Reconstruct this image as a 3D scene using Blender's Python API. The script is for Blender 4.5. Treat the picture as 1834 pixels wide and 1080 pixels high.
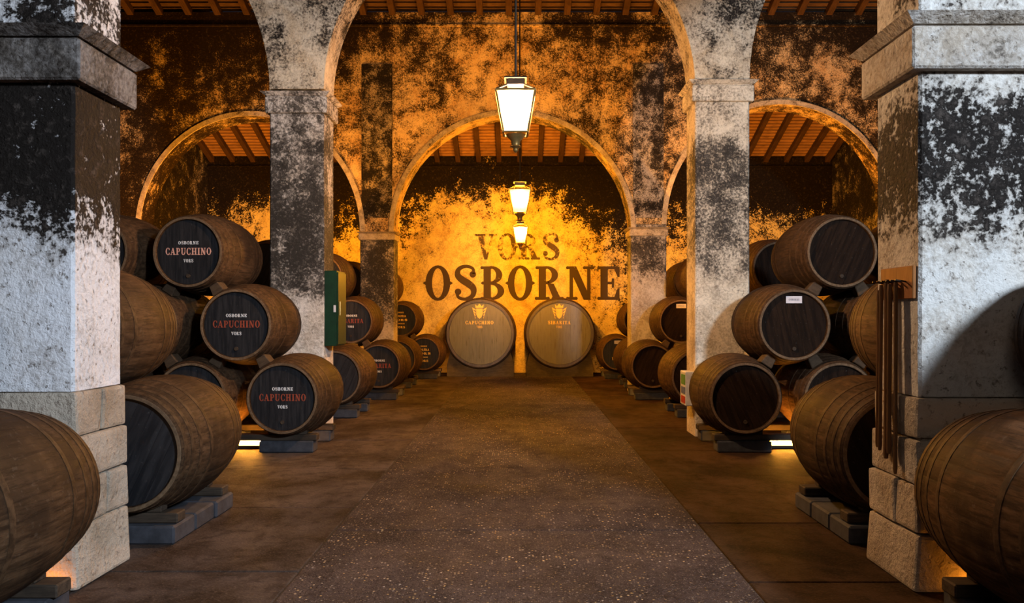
import bpy, bmesh, math, random
from mathutils import Vector, Matrix
random.seed(7)
R = math.radians
scene = bpy.context.scene
COL = scene.collection
for o in list(bpy.data.objects):
    bpy.data.objects.remove(o)

# ------------------------------------------------------------------ camera
# 1834 x 1080 frame, focal length 1450 px, vanishing point (931, 566), eye 1.56 m above the floor.
# World: x to the right, y along the aisle away from the camera, z up.
F, VX, VY, EYE = 1450.0, 931.0, 566.0, 1.56
cam = bpy.data.cameras.new('camera')
cam.sensor_fit = 'HORIZONTAL'
cam.sensor_width = 36.0
cam.lens = F / 1834.0 * 36.0
cam.shift_x = (917.0 - VX) / 1834.0
cam.shift_y = (VY - 540.0) / 1834.0
cam.clip_start = 0.05
cam.clip_end = 200
camo = bpy.data.objects.new('camera', cam)
COL.objects.link(camo)
camo.location = (0, 0, EYE)
camo.rotation_euler = (R(90), 0, 0)
scene.camera = camo

# ------------------------------------------------------------------ world, large lights, exposure
w = bpy.data.worlds.new('world')
scene.world = w
w.use_nodes = True
w.node_tree.nodes['Background'].inputs[0].default_value = (0.55, 0.68, 1.0, 1)
w.node_tree.nodes['Background'].inputs[1].default_value = 0.02

def area_light(name, loc, target, size, power, color, size_y=None):
    l = bpy.data.lights.new(name, 'AREA')
    l.energy = power
    l.color = color
    l.size = size
    if size_y:
        l.shape = 'RECTANGLE'
        l.size_y = size_y
    o = bpy.data.objects.new(name, l)
    COL.objects.link(o)
    o.location = loc
    d = Vector(target) - Vector(loc)
    o.rotation_euler = d.to_track_quat('-Z', 'Y').to_euler()
    return o

# daylight falling in through the open gateway to the right behind the camera
area_light('gateway_daylight', (5.4, -2.4, 5.0), (-1.0, 6.0, 1.0), 0.9, 1480, (0.66, 0.80, 1.0))
# weak warm fill added just behind the camera to brighten the aisle and pillars
area_light('aisle_fill', (-0.4, -2.5, 4.6), (0.0, 9.0, 1.5), 2.2, 45, (1.0, 0.84, 0.72))

vs = scene.view_settings
vs.view_transform = 'Standard'
vs.look = 'None'
vs.exposure = 0.0
vs.gamma = 1.0
vs.use_curve_mapping = False

# ------------------------------------------------------------------ mesh helpers
def add_box(bm, x0, x1, y0, y1, z0, z1, mi=0):
    v = [bm.verts.new(p) for p in ((x0, y0, z0), (x1, y0, z0), (x1, y1, z0), (x0, y1, z0),
                                   (x0, y0, z1), (x1, y0, z1), (x1, y1, z1), (x0, y1, z1))]
    for q in ((0, 3, 2, 1), (4, 5, 6, 7), (0, 1, 5, 4), (1, 2, 6, 5), (2, 3, 7, 6), (3, 0, 4, 7)):
        f = bm.faces.new([v[i] for i in q])
        f.material_index = mi
    return v

def add_frustum(bm, x0, x1, y0, y1, z0, X0, X1, Y0, Y1, z1):
    v = [bm.verts.new(p) for p in ((x0, y0, z0), (x1, y0, z0), (x1, y1, z0), (x0, y1, z0),
                                   (X0, Y0, z1), (X1, Y0, z1), (X1, Y1, z1), (X0, Y1, z1))]
    for q in ((0, 3, 2, 1), (4, 5, 6, 7), (0, 1, 5, 4), (1, 2, 6, 5), (2, 3, 7, 6), (3, 0, 4, 7)):
        bm.faces.new([v[i] for i in q])

def add_lathe(bm, prof, n=24, axis='z', closed=False, cx=0, cy=0, cz=0):
    """prof: list of (radius, height)"""
    rings = []
    for r, h in prof:
        ring = []
        for k in range(n):
            a = 2 * math.pi * k / n
            if axis == 'z':
                p = (cx + r * math.cos(a), cy + r * math.sin(a), cz + h)
            else:                       # along +y
                p = (cx + r * math.cos(a), cy + h, cz + r * math.sin(a))
            ring.append(bm.verts.new(p))
        rings.append(ring)
    m = len(rings)
    for i in range(m if closed else m - 1):
        a, b = rings[i], rings[(i + 1) % m]
        for k in range(n):
            q = [a[k], a[(k + 1) % n], b[(k + 1) % n], b[k]]
            if axis != 'z':
                q.reverse()
            bm.faces.new(q)
    if not closed:
        for ring, flip in ((rings[0], axis == 'z'), (rings[-1], axis != 'z')):
            try:
                bm.faces.new(list(reversed(ring)) if flip else ring)
            except ValueError:
                pass

def add_bar(bm, p, q, r, n=6):
    p, q = Vector(p), Vector(q)
    d = (q - p).normalized()
    u = d.orthogonal().normalized()
    v = d.cross(u)
    A = [bm.verts.new(p + r * (math.cos(2 * math.pi * k / n) * u + math.sin(2 * math.pi * k / n) * v)) for k in range(n)]
    B = [bm.verts.new(q + r * (math.cos(2 * math.pi * k / n) * u + math.sin(2 * math.pi * k / n) * v)) for k in range(n)]
    for k in range(n):
        bm.faces.new([A[k], A[(k + 1) % n], B[(k + 1) % n], B[k]])
    bm.faces.new(list(reversed(A)))
    bm.faces.new(B)

def to_mesh(bm, name, smooth=None, bevel=0.0, segs=1):
    if bevel:
        bmesh.ops.bevel(bm, geom=list(bm.edges), offset=bevel, segments=segs, affect='EDGES', profile=0.6)
    bmesh.ops.recalc_face_normals(bm, faces=list(bm.faces))
    me = bpy.data.meshes.new(name)
    bm.to_mesh(me)
    bm.free()
    if smooth is not None:
        me.shade_smooth()
        try:
            me.set_sharp_from_angle(angle=R(smooth))
        except Exception:
            pass
    return me

def obj(name, me, mat=None, parent=None, loc=(0, 0, 0), rot=(0, 0, 0)):
    o = bpy.data.objects.new(name, me)
    COL.objects.link(o)
    o.location = loc
    o.rotation_euler = rot
    if parent is not None:
        o.parent = parent
    if mat is not None and me is not None and not me.materials:
        me.materials.append(mat)
    return o

def setmat(o, mat):
    """material on the object, so that shared meshes can differ"""
    if not o.data.materials:
        o.data.materials.append(mat)
    o.material_slots[0].link = 'OBJECT'
    o.material_slots[0].material = mat

def tag(o, label, cat, group=None):
    o['label'] = label
    o['category'] = cat
    if group:
        o['group'] = group
    return o

def struct(o):
    o['kind'] = 'structure'
    return o

def empty(name, loc=(0, 0, 0), rotz=0.0):
    o = bpy.data.objects.new(name, None)
    COL.objects.link(o)
    o.location = loc
    o.rotation_euler = (0, 0, rotz)
    o.empty_display_size = 0.1
    return o

def box_obj(name, x0, x1, y0, y1, z0, z1, mat, parent=None, bevel=0.0, segs=1):
    """origin at the box's base centre"""
    cx, cy = (x0 + x1) / 2, (y0 + y1) / 2
    bm = bmesh.new()
    add_box(bm, x0 - cx, x1 - cx, y0 - cy, y1 - cy, 0, z1 - z0)
    return obj(name, to_mesh(bm, name, bevel=bevel, segs=segs), mat, parent, (cx, cy, z0))

# ------------------------------------------------------------------ materials
class NT:
    def __init__(self, name):
        self.m = bpy.data.materials.new(name)
        self.m.use_nodes = True
        self.t = self.m.node_tree
        self.t.nodes.clear()
        self.out = self.n('ShaderNodeOutputMaterial')
    def n(self, typ, **kw):
        nd = self.t.nodes.new(typ)
        for k, v in kw.items():
            setattr(nd, k, v)
        return nd
    def l(self, a, b):
        self.t.links.new(a, b)
    def put(self, sock, v):
        if hasattr(v, 'is_output') or isinstance(v, bpy.types.NodeSocket):
            self.l(v, sock)
        elif isinstance(v, (tuple, list)):
            sock.default_value = tuple(v) + (1,) if len(v) == 3 and sock.type == 'RGBA' else tuple(v)
        else:
            sock.default_value = v
    def math(self, op, a, b=0.0, c=None, clamp=False):
        nd = self.n('ShaderNodeMath', operation=op, use_clamp=clamp)
        self.put(nd.inputs[0], a)
        self.put(nd.inputs[1], b)
        if c is not None:
            self.put(nd.inputs[2], c)
        return nd.outputs[0]
    def noise(self, vec, scale, detail=4, rough=0.55, dist=0.0, w=None):
        nd = self.n('ShaderNodeTexNoise', noise_dimensions='4D' if w is not None else '3D')
        self.l(vec, nd.inputs['Vector'])
        nd.inputs['Scale'].default_value = scale
        nd.inputs['Detail'].default_value = detail
        nd.inputs['Roughness'].default_value = rough
        nd.inputs['Distortion'].default_value = dist
        if w is not None:
            self.put(nd.inputs['W'], w)
        return nd.outputs['Fac']
    def mapping(self, vec, scale=(1, 1, 1), loc=(0, 0, 0)):
        nd = self.n('ShaderNodeMapping')
        self.l(vec, nd.inputs['Vector'])
        nd.inputs['Scale'].default_value = scale
        nd.inputs['Location'].default_value = loc
        return nd.outputs[0]
    def ramp(self, fac, stops, interp='LINEAR'):
        nd = self.n('ShaderNodeValToRGB')
        self.put(nd.inputs[0], fac)
        cr = nd.color_ramp
        cr.interpolation = interp
        while len(cr.elements) < len(stops):
            cr.elements.new(0.5)
        for e, (p, c) in zip(cr.elements, stops):
            e.position = p
            e.color = (c, c, c, 1) if isinstance(c, (int, float)) else tuple(c) + (1,)
        return nd.outputs[0]
    def smooth(self, v, a, b, lo=0.0, hi=1.0):
        nd = self.n('ShaderNodeMapRange', interpolation_type='SMOOTHSTEP')
        self.put(nd.inputs['Value'], v)
        for k, x in (('From Min', a), ('From Max', b), ('To Min', lo), ('To Max', hi)):
            nd.inputs[k].default_value = x
        return nd.outputs[0]
    def lin(self, v, a, b, lo=0.0, hi=1.0):
        nd = self.n('ShaderNodeMapRange')
        self.put(nd.inputs['Value'], v)
        for k, x in (('From Min', a), ('From Max', b), ('To Min', lo), ('To Max', hi)):
            nd.inputs[k].default_value = x
        return nd.outputs[0]
    def mix(self, fac, a, b, mode='MIX'):
        nd = self.n('ShaderNodeMix', data_type='RGBA', blend_type=mode)
        self.put(nd.inputs['Factor'], fac)
        self.put(nd.inputs['A'], a) if False else None
        A = [s for s in nd.inputs if s.name == 'A' and s.type == 'RGBA'][0]
        B = [s for s in nd.inputs if s.name == 'B' and s.type == 'RGBA'][0]
        self.put(A, a)
        self.put(B, b)
        return [s for s in nd.outputs if s.type == 'RGBA'][0]
    def bump(self, h, strength, dist=0.02):
        nd = self.n('ShaderNodeBump')
        self.l(h, nd.inputs['Height'])
        nd.inputs['Strength'].default_value = strength
        nd.inputs['Distance'].default_value = dist
        return nd.outputs[0]
    def bsdf(self, color, rough=0.8, metal=0.0, normal=None, spec=0.3, coat=0.0):
        nd = self.n('ShaderNodeBsdfPrincipled')
        self.put(nd.inputs['Base Color'], color)
        self.put(nd.inputs['Roughness'], rough)
        self.put(nd.inputs['Metallic'], metal)
        self.put(nd.inputs['Specular IOR Level'], spec)
        if coat:
            self.put(nd.inputs['Coat Weight'], coat)
            nd.inputs['Coat Roughness'].default_value = 0.15
        if normal is not None:
            self.l(normal, nd.inputs['Normal'])
        return nd
    def finish(self, sh):
        self.l(sh.outputs[0] if hasattr(sh, 'outputs') else sh, self.out.inputs['Surface'])
        return self.m
    def pos(self):
        return self.n('ShaderNodeNewGeometry').outputs['Position']
    def objco(self):
        return self.n('ShaderNodeTexCoord').outputs['Object']
    def rnd(self):
        return self.n('ShaderNodeObjectInfo').outputs['Random']

def plaster(name, zstops, xstops=None, clean=(0.66, 0.62, 0.56), ochre=(0.50, 0.34, 0.17), mold=(0.014, 0.011, 0.009),
            ochre_amt=0.5, fine=0.34, seed=0.0, soft=0.06, streak=0.16, bump=1.0, scale=1.0, haze_amt=.5, mott=.45):
    """old limewash on stone with growth of black cellar mould; zstops: (height, bias) where the mould has taken hold"""
    t = NT(name)
    p = t.mapping(t.pos(), loc=(seed * 3.1, seed * 1.7, seed * 0.0))
    sx = t.n('ShaderNodeSeparateXYZ')
    t.l(t.pos(), sx.inputs[0])
    big = t.noise(p, 0.75 * scale, 5, 0.6, 0.6)
    mid = t.noise(p, 3.2 * scale, 6, 0.65, 0.3)
    fin = t.noise(p, 17 * scale, 5, 0.7)
    spk = t.noise(p, 34 * scale, 4, 0.75, 0.4)
    strk = t.noise(t.mapping(p, scale=(5.0, 5.0, 0.45)), 1.0, 4, 0.6)
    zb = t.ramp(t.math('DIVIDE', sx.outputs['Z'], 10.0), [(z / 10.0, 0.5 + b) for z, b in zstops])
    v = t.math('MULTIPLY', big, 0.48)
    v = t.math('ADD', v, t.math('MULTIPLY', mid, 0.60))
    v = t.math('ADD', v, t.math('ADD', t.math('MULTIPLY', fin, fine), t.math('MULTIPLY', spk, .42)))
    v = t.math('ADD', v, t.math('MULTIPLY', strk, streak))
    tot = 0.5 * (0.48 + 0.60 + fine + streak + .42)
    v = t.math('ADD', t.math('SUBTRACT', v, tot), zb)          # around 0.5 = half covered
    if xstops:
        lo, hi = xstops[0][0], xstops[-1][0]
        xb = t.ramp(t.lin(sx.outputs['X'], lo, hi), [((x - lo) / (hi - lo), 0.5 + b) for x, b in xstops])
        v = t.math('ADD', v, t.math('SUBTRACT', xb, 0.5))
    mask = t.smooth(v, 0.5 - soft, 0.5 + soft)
    haze = t.smooth(v, 0.5 - 4 * soft, 0.5 + soft)
    oc = t.smooth(t.noise(p, 1.6 * scale, 6, 0.7, 0.8, ), 0.42, 0.66)
    col = t.mix(t.math('MULTIPLY', oc, ochre_amt), clean, ochre)
    pits = t.smooth(t.noise(p, 24 * scale, 4, 0.65), 0.60, 0.70)
    col = t.mix(t.math('MULTIPLY', pits, 0.70), col, (0.16, 0.12, 0.085))
    mt = t.smooth(t.math('ADD', t.math('MULTIPLY', mid, .5), t.math('MULTIPLY', spk, .5)), .44, .60)
    col = t.mix(t.math('MULTIPLY', mt, mott), col, tuple(x * .38 for x in ochre))
    col = t.mix(t.math('MULTIPLY', haze, haze_amt), col, (0.17, 0.135, 0.105))
    mc = t.mix(t.smooth(fin, 0.52, 0.72), mold, (mold[0] * 4, mold[1] * 4, mold[2] * 4))
    col = t.mix(mask, col, mc)
    h = t.math('ADD', t.math('ADD', t.math('MULTIPLY', mid, 0.8), t.math('MULTIPLY', fin, 0.6)), t.math('MULTIPLY', spk, .35))
    h = t.math('SUBTRACT', h, t.math('MULTIPLY', pits, 0.25))
    nb = t.bump(h, bump * .75, 0.03)
    rg = t.math('SUBTRACT', 0.95, t.math('MULTIPLY', mask, 0.25))
    return t.finish(t.bsdf(col, rg, normal=nb, spec=0.04))

# mould belts: capital and top zone, dark belt, clean limewash below
M = {}
M['pierA_left'] = plaster('plaster_front_pillar_left', [(0, -.34), (1.1, -.30), (1.75, -.22), (2.1, 0.02), (2.35, .20), (2.85, .24), (2.9, .10), (3.1, .05), (4, .0)], clean=(.70, .68, .67), ochre_amt=.12, seed=1.3, soft=.06, streak=.5, fine=.7, mott=.25)
M['pierA_right'] = plaster('plaster_front_pillar_right', [(0, -.34), (1.1, -.28), (1.9, -.20), (2.15, .05), (2.3, .16), (2.7, .12), (2.85, -.02), (2.95, -.16), (4, -.1)], clean=(.54, .51, .46), ochre_amt=.15, seed=4.1, soft=.07, streak=.3, fine=.7, mott=.3)
M['capA'] = plaster('plaster_front_capital', [(0, -.1), (2.8, .02), (3.4, .04), (4, .05)], clean=(.34, .31, .29), ochre_amt=.3, seed=2.2, soft=.25)
M['capA_right'] = plaster('plaster_front_capital_right', [(0, -.2), (2.8, -.20), (3.4, -.18), (4, -.15)], clean=(.46, .42, .37), ochre_amt=.3, seed=3.3, soft=.1)
M['pierB_left'] = plaster('plaster_middle_pillar_left', [(0, -.30), (1.45, -.26), (1.75, -.10), (1.95, .10), (2.8, .12), (3.2, .05), (3.8, .10), (4.1, .02), (4.5, -.05), (6, -.04)], clean=(.78, .71, .62), ochre_amt=.25, seed=5.2, soft=.13, fine=.5, mold=(.035, .030, .025))
M['pierB_right'] = plaster('plaster_middle_pillar_right', [(0, -.30), (1.9, -.25), (2.15, -.06), (2.6, .06), (3.2, .03), (3.7, .06), (3.95, -.10), (4.5, -.15), (6, -.12)], clean=(.80, .69, .52), ochre_amt=.35, seed=6.4, soft=.13, fine=.5, mold=(.035, .030, .025))
M['wallB'] = plaster('plaster_middle_arcade', [(0, -.1), (4.4, -.12), (5.4, -.04), (8, .05)], clean=(.72, .62, .46), ochre_amt=.6, seed=7.7, soft=.09)
M['pierC_left'] = plaster('plaster_far_pillar_left', [(0, -.2), (1.2, -.15), (1.5, .06), (3.0, .10), (3.3, .05), (5, .0)], clean=(.60, .50, .36), ochre_amt=.5, seed=8.8, soft=.13, fine=.5, mold=(.035, .030, .025))
M['pierC_right'] = plaster('plaster_far_pillar_right', [(0, -.3), (2.1, -.25), (2.5, .02), (3.0, .10), (3.2, .0), (5, .0)], clean=(.62, .56, .46), ochre_amt=.4, seed=9.1, soft=.13, fine=.5, mold=(.035, .030, .025))
M['wallC'] = plaster('plaster_far_arcade', [(0, .0), (3.2, .02), (5.6, .0), (6.6, .02), (7.3, .10), (8, .15), (9, .2)], xstops=[(-9, .12), (-6.5, .10), (-4, .03), (-2.5, -.04), (0.2, -.06), (1.2, .02), (2.6, .02), (3.4, -.02), (6, .02), (9, .10)],
                     clean=(.78, .55, .26), ochre=(.58, .31, .09), mold=(.016, .010, .005), ochre_amt=.7, seed=10.6, soft=.11, haze_amt=.3, mott=.5, scale=1.15)
M['pilaster'] = plaster('mould_black_pilaster', [(0, .06), (6, .08), (10, .10)], clean=(.50, .40, .26), ochre_amt=.5, seed=12.4, soft=.09, scale=1.6)
M['pilaster_grey'] = plaster('mould_grey_pilaster', [(0, .03), (6, .05), (10, .08)], clean=(.50, .46, .40), ochre_amt=.3, seed=13.4, soft=.10, scale=1.8)
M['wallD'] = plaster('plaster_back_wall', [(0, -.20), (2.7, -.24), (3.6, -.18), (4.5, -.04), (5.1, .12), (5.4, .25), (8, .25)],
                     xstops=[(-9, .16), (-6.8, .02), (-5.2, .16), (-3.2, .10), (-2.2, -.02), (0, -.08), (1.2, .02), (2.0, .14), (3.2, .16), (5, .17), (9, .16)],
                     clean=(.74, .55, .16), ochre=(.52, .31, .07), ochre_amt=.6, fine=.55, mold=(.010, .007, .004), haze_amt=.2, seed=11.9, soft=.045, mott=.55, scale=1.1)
M['wall_side'] = plaster('plaster_side_wall', [(0, -.1), (2, -.05), (4, .1), (10, .15)], clean=(.56, .46, .34), ochre_amt=.6, seed=15.0, soft=.1)
M['arch_edge'] = plaster('plaster_arch_moulding', [(0, -.14), (5, -.12), (10, -.1)], clean=(.66, .54, .36), ochre_amt=.5, seed=16.0, soft=.1, scale=2)

def stone_block(name, seed):
    t = NT(name)
    p = t.mapping(t.pos(), loc=(seed, seed * 2, 0))
    a = t.noise(p, 5, 6, .65)
    b = t.noise(p, 26, 5, .7)
    c = t.smooth(t.noise(p, 1.7, 4, .6), .4, .65)
    col = t.mix(c, (.52, .44, .34), (.33, .26, .18))
    col = t.mix(t.smooth(b, .55, .7), col, (.17, .13, .10))
    col = t.mix(t.math('MULTIPLY', t.rnd(), .35), col, (.30, .24, .18))
    nb = t.bump(t.math('ADD', a, t.math('MULTIPLY', b, .6)), .8, .05)
    return t.finish(t.bsdf(col, .92, normal=nb, spec=.2))
M['stone'] = stone_block('bare_pillar_stone', 3.0)

def wood(name, c1, c2, rough=.6, spec=.08, grain=(1, 14, 14), bump=.25, dust=0.0, rndamt=.35):
    t = NT(name)
    oc = t.objco()
    rn = t.rnd()
    g = t.noise(t.mapping(oc, scale=grain), 4.0, 6, .65, .3, w=t.math('MULTIPLY', rn, 40.0))
    s = t.noise(oc, 3.0, 4, .6, .2, w=t.math('MULTIPLY', rn, 17.0))
    col = t.mix(t.smooth(g, .3, .7), c1, c2)
    col = t.mix(t.math('MULTIPLY', t.smooth(s, .45, .7), .6), col, tuple(x * .45 for x in c1))
    col = t.mix(t.math('MULTIPLY', rn, rndamt), col, tuple(x * .55 for x in c2))
    return t.finish(t.bsdf(col, rough, normal=t.bump(g, bump, .01), spec=spec))

def barrel_body():
    t = NT('barrel_oak')
    oc = t.objco()
    rn = t.rnd()
    at = t.n('ShaderNodeAttribute', attribute_name='stave')
    g = t.noise(t.mapping(oc, scale=(11, 1.2, 11)), 3.0, 6, .65, .3, w=t.math('MULTIPLY', rn, 31.0))
    s = t.noise(oc, 2.2, 5, .62, .4, w=t.math('MULTIPLY', rn, 53.0))
    f = t.noise(oc, 30, 3, .6)
    col = t.mix(t.smooth(g, .3, .72), (.040, .020, .009), (.118, .064, .031))
    col = t.mix(t.math('MULTIPLY', at.outputs['Fac'], .10), col, (.036, .020, .010))
    col = t.mix(t.math('MULTIPLY', t.smooth(s, .40, .62), .80), col, (.018, .010, .006))
    col = t.mix(t.math('MULTIPLY', t.smooth(f, .58, .74), .25), col, (.17, .13, .09))
    col = t.mix(t.math('MULTIPLY', rn, .35), col, (.050, .030, .016))
    st = t.noise(t.mapping(oc, scale=(26, 2.5, 26)), 2.0, 5, .7, .2, w=t.math('MULTIPLY', rn, 71.0))
    col = t.mix(t.math('MULTIPLY', t.smooth(st, .48, .62), .65), col, (.018, .010, .006))
    rg = t.lin(g, .3, .7, .58, .80)
    return t.finish(t.bsdf(col, rg, normal=t.bump(t.math('ADD', g, t.math('MULTIPLY', f, .3)), .3, .008), spec=.05))
M['oak'] = barrel_body()

def hoop_mat():
    t = NT('barrel_hoop_iron')
    oc = t.objco()
    g = t.noise(oc, 18, 5, .65)
    col = t.mix(t.smooth(g, .35, .65), (.030, .016, .008), (.075, .041, .020))
    return t.finish(t.bsdf(col, .65, normal=t.bump(g, .3, .004), spec=.08))
M['hoop'] = hoop_mat()

def head_mat(name, c1, c2, rough, spec=.45):
    t = NT(name)
    p = t.objco()
    rn = t.rnd()
    g = t.noise(t.mapping(p, scale=(9, 9, 1.0)), 3.0, 5, .6, .2, w=t.math('MULTIPLY', rn, 23.0))
    f = t.noise(p, 40, 3, .6)
    col = t.mix(t.smooth(g, .35, .7), c1, c2)
    col = t.mix(t.math('MULTIPLY', t.smooth(f, .62, .75), .3), col, (.12, .11, .10))
    return t.finish(t.bsdf(col, t.lin(g, .3, .7, rough - .06, rough + .1), normal=t.bump(g, .2, .004), spec=spec))
M['head_black'] = head_mat('barrel_head_black_paint', (.010, .010, .011), (.024, .022, .022), .42, .28)
M['head_brown'] = head_mat('barrel_head_dark_oak', (.009, .005, .003), (.022, .012, .007), .65, .03)
M['timber_dark'] = wood('sleeper_timber', (.030, .022, .016), (.075, .052, .034), .75, grain=(1, 12, 12))
M['timber_block'] = wood('chock_timber', (.050, .031, .018), (.095, .060, .034), .75, grain=(3, 10, 10))
M['rafter'] = wood('rafter_timber', (.035, .018, .009), (.080, .040, .018), .75, grain=(12, 1, 12))
M['board_dark'] = wood('roof_board_shaded', (.060, .032, .016), (.12, .066, .032), .85, grain=(1.5, 9, 9), rndamt=.5)  # same boards in a darker tone, painting in the dimness of the upper roof
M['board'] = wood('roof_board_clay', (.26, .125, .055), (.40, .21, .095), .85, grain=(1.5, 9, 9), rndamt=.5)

def plain(name, c, rough=.6, metal=0.0, spec=.4, var=.25, scale=14, bump=.0):
    t = NT(name)
    n = t.noise(t.objco(), scale, 4, .6)
    col = t.mix(t.smooth(n, .3, .7), tuple(x * (1 - var) for x in c), c)
    return t.finish(t.bsdf(col, rough, metal=metal, spec=spec, normal=t.bump(n, bump, .01) if bump else None))
M['footing'] = plain('footing_stone', (.042, .042, .048), .85, var=.5, scale=9, bump=.5)
M['iron_black'] = plain('lantern_black_iron', (.035, .027, .018), .45, metal=.6)
M['brass'] = plain('lantern_brass', (.55, .36, .12), .35, metal=.8)
M['green'] = plain('green_enamel', (.003, .030, .010), .45, var=.35)
M['white_paint'] = plain('white_paint', (.66, .62, .56), .55)
M['paper'] = plain('white_paper', (.62, .56, .55), .7, var=.12)
M['paint_white'] = plain('white_lettering', (.78, .76, .72), .6, var=.1)
M['paint_red'] = plain('red_lettering', (.30, .055, .022), .6, var=.3)
M['paint_red_glare'] = plain('red_lettering_glare', (.72, .36, .26), .6, var=.2)  # the red letters paled, glare on the topmost barrel put into the colour
M['paint_gold'] = plain('gold_lettering', (.85, .55, .08), .45, var=.15, spec=.5)
M['ink'] = plain('grey_ink', (.30, .26, .26), .7)
M['tank_head'] = head_mat('tank_head_varnish', (.125, .112, .050), (.160, .142, .064), .30)
M['tank_body'] = head_mat('tank_staves_dark', (.055, .042, .026), (.10, .075, .045), .4)
M['cradle'] = wood('cradle_timber', (.050, .038, .020), (.085, .064, .036), .7, grain=(2, 10, 10))
M['rack'] = wood('rack_board', (.20, .070, .018), (.34, .130, .035), .55, grain=(10, 10, 1.2))
M['rod'] = wood('rod_wood', (.075, .034, .013), (.24, .115, .042), .55, grain=(14, 14, 1.0), rndamt=.7)
M['sticker_green'] = plain('green_print', (.10, .28, .05), .5)
M['sticker_red'] = plain('red_print', (.45, .03, .02), .5)
M['sticker_blue'] = plain('blue_print', (.10, .14, .30), .5)

def emit(name, col, strength):
    t = NT(name)
    e = t.n('ShaderNodeEmission')
    e.inputs[0].default_value = tuple(col) + (1,)
    e.inputs[1].default_value = strength
    return t.finish(e)
LAMP = (1.0, .40, .022)
M['bulb'] = emit('lantern_bulb', (1.0, .64, .38), 8200)
M['bulb_mid'] = emit('lantern_bulb_middle', LAMP, 11000)
M['bulb_far'] = emit('lantern_bulb_bright', LAMP, 11500)
M['tube'] = emit('floor_light_tube', (1.0, .40, .04), 420)
M['tube_soft'] = emit('floor_light_tube_soft', (1.0, .34, .025), 16)

def pane_mat():
    t = NT('lantern_glass')
    tr = t.n('ShaderNodeBsdfTransparent')
    tr.inputs[0].default_value = (1, .97, .90, 1)
    tl = t.n('ShaderNodeBsdfTranslucent')
    tl.inputs[0].default_value = (.9, .85, .7, 1)
    mx = t.n('ShaderNodeMixShader')
    mx.inputs[0].default_value = .16
    t.l(tr.outputs[0], mx.inputs[1])
    t.l(tl.outputs[0], mx.inputs[2])
    return t.finish(mx)
M['pane'] = pane_mat()
def smoked_mat():
    t = NT('lantern_smoked_glass')
    tr = t.n('ShaderNodeBsdfTransparent')
    tr.inputs[0].default_value = (.72, .66, .55, 1)
    gl = t.n('ShaderNodeBsdfGlossy')
    gl.inputs['Roughness'].default_value = .2
    gl.inputs[0].default_value = (.5, .45, .35, 1)
    mx = t.n('ShaderNodeMixShader')
    mx.inputs[0].default_value = .06
    t.l(tr.outputs[0], mx.inputs[1])
    t.l(gl.outputs[0], mx.inputs[2])
    return t.finish(mx)
M['pane_smoked'] = smoked_mat()

def faded_paint(name, thr, soft, c):
    t = NT(name)
    p = t.pos()
    n = t.math('ADD', t.math('MULTIPLY', t.noise(p, 2.2, 6, .7, .4), .6), t.math('MULTIPLY', t.noise(p, 14, 5, .7), .4))
    m = t.smooth(n, thr - soft, thr + soft)
    b = t.bsdf(c, .8, spec=.2)
    tr = t.n('ShaderNodeBsdfTransparent')
    mx = t.n('ShaderNodeMixShader')
    t.l(m, mx.inputs[0])
    t.l(b.outputs[0], mx.inputs[1])
    t.l(tr.outputs[0], mx.inputs[2])
    return t.finish(mx)
M['wall_paint'] = faded_paint('faded_black_wall_lettering', .64, .05, (.055, .034, .014))
M['wall_paint_faded'] = faded_paint('worn_black_wall_lettering', .52, .07, (.075, .047, .018))

def floor_mat(name, base, dark, speck, specks, seed):
    t = NT(name)
    p = t.mapping(t.pos(), loc=(seed, seed * .7, 0))
    a = t.noise(p, .8, 6, .65, .5)
    b = t.noise(t.mapping(p, scale=(1, .5, 1)), 2.6, 6, .7, .3)
    f = t.noise(p, 60, 3, .6)
    col = t.mix(t.smooth(a, .36, .66), base, dark)
    col = t.mix(t.math('MULTIPLY', t.smooth(b, .45, .7), .55), col, tuple(x * .6 for x in dark))
    col = t.mix(t.math('MULTIPLY', t.smooth(f, .5, .7), .4), col, tuple(x * 1.5 for x in base))
    h = t.math('ADD', t.math('MULTIPLY', b, .5), t.math('MULTIPLY', f, .35))
    st = t.noise(p, 5.5, 7, .75, .6)
    col = t.mix(t.math('MULTIPLY', t.smooth(st, .48, .64), .55), col, tuple(x * .45 for x in dark))
    h = t.math('ADD', h, t.math('MULTIPLY', st, .6))
    rough = t.lin(b, .3, .7, .68, .92)
    if specks:
        vo = t.n('ShaderNodeTexVoronoi')
        t.l(p, vo.inputs['Vector'])
        vo.inputs['Scale'].default_value = 46
        d = vo.outputs['Distance']
        sel = t.n('ShaderNodeSeparateColor')
        t.l(vo.outputs['Color'], sel.inputs[0])
        peb = t.smooth(d, .42, .26)
        pick = t.smooth(sel.outputs[0], specks, specks + .18)
        pc = t.mix(sel.outputs[1], speck, (.46, .42, .38))
        vo2 = t.n('ShaderNodeTexVoronoi')
        t.l(p, vo2.inputs['Vector'])
        vo2.inputs['Scale'].default_value = 95
        sel2 = t.n('ShaderNodeSeparateColor')
        t.l(vo2.outputs['Color'], sel2.inputs[0])
        peb2 = t.smooth(vo2.outputs['Distance'], .45, .22)
        clus = t.smooth(t.noise(p, 1.4, 4, .7), .40, .62, .25, 1.0)
        col = t.mix(t.math('MULTIPLY', t.math('MULTIPLY', peb2, t.smooth(sel2.outputs[0], .45, .95)), .5), col, (.30, .24, .20))
        m2 = t.math('MULTIPLY', t.math('MULTIPLY', peb, pick), clus)
        col = t.mix(m2, col, pc)
        h = t.math('ADD', h, t.math('MULTIPLY', peb, .7))
        rough = t.math('SUBTRACT', rough, t.math('MULTIPLY', m2, .25))
    return t.finish(t.bsdf(col, rough, normal=t.bump(h, .8, .02), spec=.07))
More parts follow.
